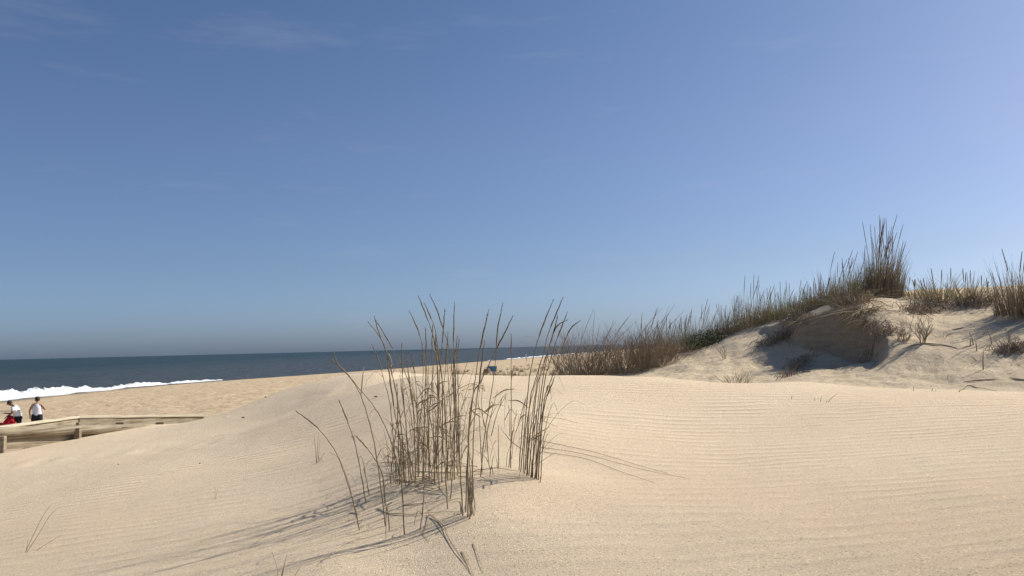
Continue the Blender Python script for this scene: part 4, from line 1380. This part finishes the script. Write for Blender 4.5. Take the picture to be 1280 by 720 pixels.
def person_standing(loc, rz):
    """seen from behind, right hand raised in front of the chest"""
    t = thing('person', 'person in white tank top and black shorts standing back to camera, right arm bent', 'person', loc, rz)
    N = {}; E = []
    N['pelvis'] = (0, 0, .93, (.165, .125))
    N['waist'] = (0, .01, 1.10, (.150, .115)); N['chest'] = (0, 0, 1.30, (.175, .125)); N['shoulders'] = (0, -.01, 1.43, (.12, .095)); N['neck'] = (0, .01, 1.52, .058)
    E += [('pelvis', 'waist'), ('waist', 'chest'), ('chest', 'shoulders'), ('shoulders', 'neck')]
    hc = (0, .04, 1.645)
    head_nodes(N, E, 'neck', hc, (-.1, 1, -.1), (0, .05, 1))
    for sg, k in ((-1, 'l'), (1, 'r')):
        N[k + 'sh'] = (sg * .19, -.01, 1.41, .068)
        E.append(('shoulders', k + 'sh'))
        N[k + 'hip'] = (sg * .10, 0, .84, .105); N[k + 'kn'] = (sg * .115, .03, .48, .064); N[k + 'ca'] = (sg * .12, -.01, .32, .058); N[k + 'an'] = (sg * .12, -.02, .09, .038)
        N[k + 'he'] = (sg * .12, -.05, .04, .036); N[k + 'to'] = (sg * .14, .13, .03, .032)
        E += [('pelvis', k + 'hip'), (k + 'hip', k + 'kn'), (k + 'kn', k + 'ca'), (k + 'ca', k + 'an'), (k + 'an', k + 'he'), (k + 'an', k + 'to')]
    N['lel'] = (-.31, -.02, 1.13, .044); N['lwr'] = (-.30, .08, .89, .030)
    N['rel'] = (.36, .02, 1.17, .046); N['rwr'] = (.20, .24, 1.24, .032)
    E += [('lsh', 'lel'), ('lel', 'lwr'), ('rsh', 'rel'), ('rel', 'rwr')]
    hand(N, E, 'lwr', (.02, .15, -1), (0, 1, .1), 'lh')
    hand(N, E, 'rwr', (-.8, .4, .3), (0, .3, 1), 'rh')
    skinned('body', N, E, SKIN, t)
    face_bits(t, hc, (-.1, 1, -.1), (0, .05, 1), SKIN)
    shell('tank_top', [((0, .005, .92), .216, .170, 0), ((0, .01, 1.0), .205, .160, 0), ((0, .01, 1.12), .198, .156, 0), ((0, .0, 1.28), .208, .162, 0), ((0, -.008, 1.38), .175, .135, 0), ((0, -.01, 1.47), .125, .105, 0)], LILAC, t)
    for sg in (-1, 1):
        shell('shorts', [((sg * .10, 0, .98), .125, .155, 0), ((sg * .108, 0, .86), .138, .155, 0), ((sg * .115, .01, .70), .128, .135, 0), ((sg * .118, .015, .60), .118, .122, 0)], BLACK, t, 12)
    hm = MB()
    c = Vector(hc)
    for i in range(7):
        z = -.05 + .028 * i; r = .100 * math.sqrt(max(0, 1 - ((z - .01) / .14) ** 2)) * 1.04
        for k in range(12):
            a = math.pi * (1.0 + k / 11) if i < 3 else 2 * math.pi * k / 12
            hm.v.append(c + Vector((r * .92 * math.cos(a), r * 1.12 * math.sin(a) - .008, z + .02)))
    for i in range(6):
        for k in range(11):
            hm.f.append((i * 12 + k, i * 12 + k + 1, (i + 1) * 12 + k + 1, (i + 1) * 12 + k))
    hm.v.append(c + Vector((0, -.01, .152)))
    for k in range(12): hm.f.append((72 + k, 72 + (k + 1) % 12, 84))
    h = hm.build('hair', HAIR, t, True)
    m = h.modifiers.new('thick', 'SOLIDIFY'); m.thickness = .018; m.offset = 1
    return t

def person_bent(loc, rz):
    """faces local +Y, leaning forward over a cart handle"""
    t = thing('person', 'person in white T-shirt, dark cap and black shorts, leaning over a red cart', 'person', loc, rz)
    N = {}; E = []
    N['pelvis'] = (0, -.04, .93, (.160, .135))
    N['waist'] = (0, .02, 1.10, (.150, .130)); N['chest'] = (0, .09, 1.29, (.170, .135)); N['shoulders'] = (0, .16, 1.43, (.12, .095)); N['neck'] = (0, .23, 1.51, .058)
    E += [('pelvis', 'waist'), ('waist', 'chest'), ('chest', 'shoulders'), ('shoulders', 'neck')]
    look, upv = (0, .8, -.55), (0, .5, .85)
    hc = (0, .33, 1.605)
    head_nodes(N, E, 'neck', hc, look, upv)
    for sg, k in ((-1, 'l'), (1, 'r')):
        N[k + 'sh'] = (sg * .19, .15, 1.40, .068)
        E.append(('shoulders', k + 'sh'))
        st = .12 * sg
        N[k + 'hip'] = (sg * .10, -.05, .84, .108); N[k + 'kn'] = (sg * .115, .06 + st, .48, .066); N[k + 'ca'] = (sg * .12, st * 1.2 - .02, .32, .058); N[k + 'an'] = (sg * .12, st * 1.5 - .06, .09, .038)
        N[k + 'he'] = (sg * .12, st * 1.5 - .09, .04, .036); N[k + 'to'] = (sg * .14, st * 1.5 + .09, .03, .032)
        E += [('pelvis', k + 'hip'), (k + 'hip', k + 'kn'), (k + 'kn', k + 'ca'), (k + 'ca', k + 'an'), (k + 'an', k + 'he'), (k + 'an', k + 'to')]
    N['lel'] = (-.27, .22, 1.13, .046); N['lwr'] = (-.18, .47, 1.14, .032)
    N['rel'] = (.27, .26, 1.13, .046); N['rwr'] = (.16, .46, .98, .032)
    E += [('lsh', 'lel'), ('lel', 'lwr'), ('rsh', 'rel'), ('rel', 'rwr')]
    hand(N, E, 'lwr', (.1, 1, .1), (1, 0, 0), 'lh')
    hand(N, E, 'rwr', (-.1, .7, -.6), (1, 0, .1), 'rh')
    skinned('body', N, E, SKIND, t)
    face_bits(t, hc, look, upv, SKIND)
    shell('t_shirt', [((0, -.04, .91), .212, .180, -.03), ((0, .0, 1.0), .205, .175, -.05), ((0, .03, 1.12), .200, .168, -.06), ((0, .09, 1.29), .212, .165, -.07), ((0, .15, 1.415), .185, .13, -.07), ((0, .19, 1.485), .10, .09, -.05)], WHITE, t)
    for sg, el in ((-1, N['lel']), (1, N['rel'])):
        a = Vector((sg * .17, .145, 1.42)); b = Vector(el[:3]); d = b - a
        mb = MB(); mb.tube([a, a + d * .35, a + d * .68], [.088, .082, .078], 10)
        mb.build('sleeve', WHITE, t, True)
        shell('shorts', [((sg * .10, -.05, .98), .125, .160, 0), ((sg * .108, -.045, .86), .138, .160, 0), ((sg * .115, sg * .05, .68), .126, .135, 0), ((sg * .118, .03 + sg * .09, .54), .116, .120, 0)], BLACK, t, 12)
    u = Vector(upv).normalized(); f = Vector(look).normalized(); sd = f.cross(u)
    cb = MB()
    for i in range(5):
        z = .035 + .028 * i; r = .104 * math.sqrt(max(.02, 1 - ((z - .03) / .125) ** 2))
        for k in range(14):
            a = 2 * math.pi * k / 14
            cb.v.append(Vector(hc) + u * z + sd * (r * .92 * math.cos(a)) + f * (r * 1.1 * math.sin(a)))
    for i in range(4):
        for k in range(14):
            cb.f.append((i * 14 + k, i * 14 + (k + 1) % 14, (i + 1) * 14 + (k + 1) % 14, (i + 1) * 14 + k))
    cb.f.append(tuple(56 + k for k in range(14)))
    base = len(cb.v)
    for k in range(9):
        a = math.pi * k / 8
        for rr_, dz in ((.100, .036), (.185, .020)):
            cb.v.append(Vector(hc) + u * dz + sd * (.088 * math.cos(a)) + f * (rr_ * (.25 + .75 * math.sin(a)) + .02))
    for k in range(8): cb.f.append((base + 2 * k, base + 2 * k + 1, base + 2 * k + 3, base + 2 * k + 2))
    o = cb.build('cap', CAP, t, True)
    m = o.modifiers.new('thick', 'SOLIDIFY'); m.thickness = .008
    hb = MB()
    for i in range(4):
        z = -.05 + .03 * i
        for k in range(9):
            a = math.pi * (1.05 + .9 * k / 8)
            hb.v.append(Vector(hc) + u * z + sd * (.086 * math.cos(a)) + f * (.100 * math.sin(a)))
    for i in range(3):
        for k in range(8): hb.f.append((i * 9 + k, i * 9 + k + 1, (i + 1) * 9 + k + 1, (i + 1) * 9 + k))
    h = hb.build('hair', HAIR, t, True)
    m = h.modifiers.new('thick', 'SOLIDIFY'); m.thickness = .014; m.offset = 1
    return t

DP = 49.0
gB = on_ground(47.5, DP); gA = on_ground(23.5, DP + .3); gC = on_ground(11.5, DP + .3)
person_standing(gB, R(20)).scale = (1.08,) * 3
person_bent(gA, R(112)).scale = (1.06,) * 3

def beach_cart(loc, rz):
    t = thing('beach_cart', 'red canvas beach cart with a thin tall handle, beside the leaning person', 'cart', loc, rz)
    mb = MB()
    zb, zt = .22, .62
    ring = []
    for z, hx, hy in ((zb, .20, .33), (zb + .12, .215, .36), (zb + .26, .225, .38), (zt, .24, .41)):
        n = 20
        for k in range(n):
            a = 2 * math.pi * k / n
            ca, sa = math.cos(a), math.sin(a)
            px = hx * math.copysign(abs(ca) ** .35, ca); py = hy * math.copysign(abs(sa) ** .35, sa)
            mb.v.append(Vector((px, py, z + .03 * math.sin(a * 2 + z * 5) * (z > .5))))
    for i in range(3):
        for k in range(20): mb.f.append((i * 20 + k, i * 20 + (k + 1) % 20, (i + 1) * 20 + (k + 1) % 20, (i + 1) * 20 + k))
    mb.f.append(tuple(reversed(range(20))))
    o = mb.build('canvas_body', RED, t, True)
    m = o.modifiers.new('thick', 'SOLIDIFY'); m.thickness = .012
    # soft load covered by a red towel heaped over the rim
    hb = MB()
    rng = random.Random(3)
    for i in range(7):
        for j in range(9):
            x, y = -.2 + .4 * i / 6, -.35 + .7 * j / 8
            hb.v.append(Vector((x, y, .54 + .36 * math.cos(x * 6.0) * math.cos(y * 3.9 + .4) ** 2 + rng.uniform(-.03, .03))))
    for i in range(6):
        for j in range(8): hb.f.append((i * 9 + j, (i + 1) * 9 + j, (i + 1) * 9 + j + 1, i * 9 + j + 1))
    o = hb.build('cover', RED, t, True)
    m = o.modifiers.new('thick', 'SOLIDIFY'); m.thickness = .02
    fr = MB()
    for sx in (-1, 1):
        fr.tube([(sx * .245, -.42, .22), (sx * .255, .0, .205), (sx * .245, .42, .22)], .012, 6)
        for sy in (-1, 1):
            fr.tube([(sx * .25, sy * .40, .14), (sx * .255, sy * .42, .64)], .012, 6)
    fr.build('frame', METAL, t, True)
    for sx in (-1, 1):
        for sy in (-1, 1):
            w = MB(); k = 16
            c = Vector((sx * .30, sy * .33, .13))
            for q, (dx, r) in enumerate(((-.035, .085), (-.035, .125), (-.02, .132), (.02, .132), (.035, .125), (.035, .085))):
                for a in range(k): w.v.append(c + Vector((dx, r * math.cos(2 * math.pi * a / k), r * math.sin(2 * math.pi * a / k))))
            for q in range(6):
                for a in range(k): w.f.append((q * k + a, q * k + (a + 1) % k, ((q + 1) % 6) * k + (a + 1) % k, ((q + 1) % 6) * k + a))
            ty = w.build('wheel', TYRE, t, True)
            h = MB(); h.tube([c + Vector((-.02, 0, 0)), c + Vector((.02, 0, 0))], .086, 12)
            h.build('rim', METAL, ty, False)
    hd = MB()
    hd.tube(catmull([(-.0, .43, .25), (0, .50, .75), (0, .49, 1.02), (0, .40, 1.08), (0, -.2, 1.09), (0, -.42, 1.09)], 24), .010, 6)
    hd.tube([(-.12, -.42, 1.09), (.12, -.42, 1.09)], .014, 6)
    hd.build('handle', METAL, t, True)
    return t
beach_cart(gC, R(98)).scale = (1.22,) * 3

def beach_chair(loc, rz):
    t = thing('beach_chair', 'small bright blue beach chair far off on the foredune among pale tufts', 'chair', loc, rz)
    b = MB()
    for i in range(7):
        s_ = i / 6
        for j in range(6):
            b.v.append(Vector((-.34 + .68 * j / 5, -.10 - .30 * s_ - .05 * math.sin(math.pi * j / 5), .25 + .58 * s_)))
    for i in range(6):
        for j in range(5): b.f.append((i * 6 + j, i * 6 + j + 1, (i + 1) * 6 + j + 1, (i + 1) * 6 + j))
    o = b.build('backrest', BLUE, t, True); m = o.modifiers.new('thick', 'SOLIDIFY'); m.thickness = .02
    b = MB()
    for i in range(5):
        for j in range(6): b.v.append(Vector((-.34 + .68 * j / 5, -.10 + .48 * i / 4, .25 + .05 * i / 4 - .04 * math.sin(math.pi * j / 5))))
    for i in range(4):
        for j in range(5): b.f.append((i * 6 + j, i * 6 + j + 1, (i + 1) * 6 + j + 1, (i + 1) * 6 + j))
    o = b.build('seat', BLUE, t, True); m = o.modifiers.new('thick', 'SOLIDIFY'); m.thickness = .02
    for sx in (-1, 1):
        f = MB(); f.tube([(sx * .355, -.42, .86), (sx * .355, -.10, .24), (sx * .355, .22, .02)], .014, 6); f.build('side_frame', METAL, t, True)
        f = MB(); f.tube([(sx * .365, -.38, .02), (sx * .365, .38, .31), (sx * .365, .36, .46), (sx * .365, -.27, .55)], .014, 6); f.build('armrest', METAL, t, True)
    return t
g = on_ground(613.5, 60)
beach_chair(g, R(14)).scale = (1.0, .84, .66)
def bag(loc):
    n, m_ = 14, 7
    mb = MB()
    for i in range(m_):
        z = i / (m_ - 1)
        r = .5 * (1 - .35 * z ** 2)
        for k in range(n):
            a = 2 * math.pi * k / n
            ca, sa = math.cos(a), math.sin(a)
            mb.v.append(Vector((loc.x + .52 * r * math.copysign(abs(ca) ** .6, ca), loc.y + .32 * r * math.copysign(abs(sa) ** .6, sa), loc.z - .02 + .33 * z + .02 * math.sin(3 * a))))
    for i in range(m_ - 1):
        for k in range(n): mb.f.append((i * n + k, i * n + (k + 1) % n, (i + 1) * n + (k + 1) % n, (i + 1) * n + k))
    mb.f.append(tuple((m_ - 1) * n + k for k in range(n)))
    for sy in (-1, 1):
        mb.tube(catmull([loc + Vector((-.14, sy * .05, .30)), loc + Vector((-.08, sy * .05, .44)), loc + Vector((.08, sy * .05, .44)), loc + Vector((.14, sy * .05, .30))], 10), .012, 5)
    o = mb.build('beach_bag', RUST, None, True)
    tag(o, 'reddish brown bag on the sand at the left foot of the blue chair', 'bag')
bag(on_ground(607.5, 59.4))

def white_post(px, D, h, lean, label):
    b = on_ground(px, D)
    mb = MB()
    d = Vector((lean, 0, 1))
    mb.box(b + d * (h * .5 - .1), .07 * h, .04, h * .5 + .1, Matrix.Rotation(math.atan(lean), 3, 'Y'))
    t = thing('marker_post', label, 'post', b, 0, 'white marker posts on the far beach')
    mb.build('slat', PAINT, t, False, b, bevel=.006)
    c = MB(); c.box(b + d * (h - .2) + Vector((0, -.045, 0)), .06 * h, .004, .1, Matrix.Rotation(math.atan(lean), 3, 'Y'))
    c.build('reflector', PAINT, t, False, b)
    return t
white_post(658, 230, 1.9, -.10, 'white marker post leaning left by the distant surf')
white_post(567.5, 140, 1.7, 0, 'upright white marker post half hidden by the tall middle clump')
b = on_ground(662, 74)
mb = MB(); mb.tube([b + Vector((0, 0, -.1)), b + Vector((-.06, 0, .3)), b + Vector((-.12, 0, .62))], [.035, .03, .026], 6)
tag(mb.build('wooden_stake', TWIG, None, True), 'dark wooden stake leaning just below the white marker post', 'stake')
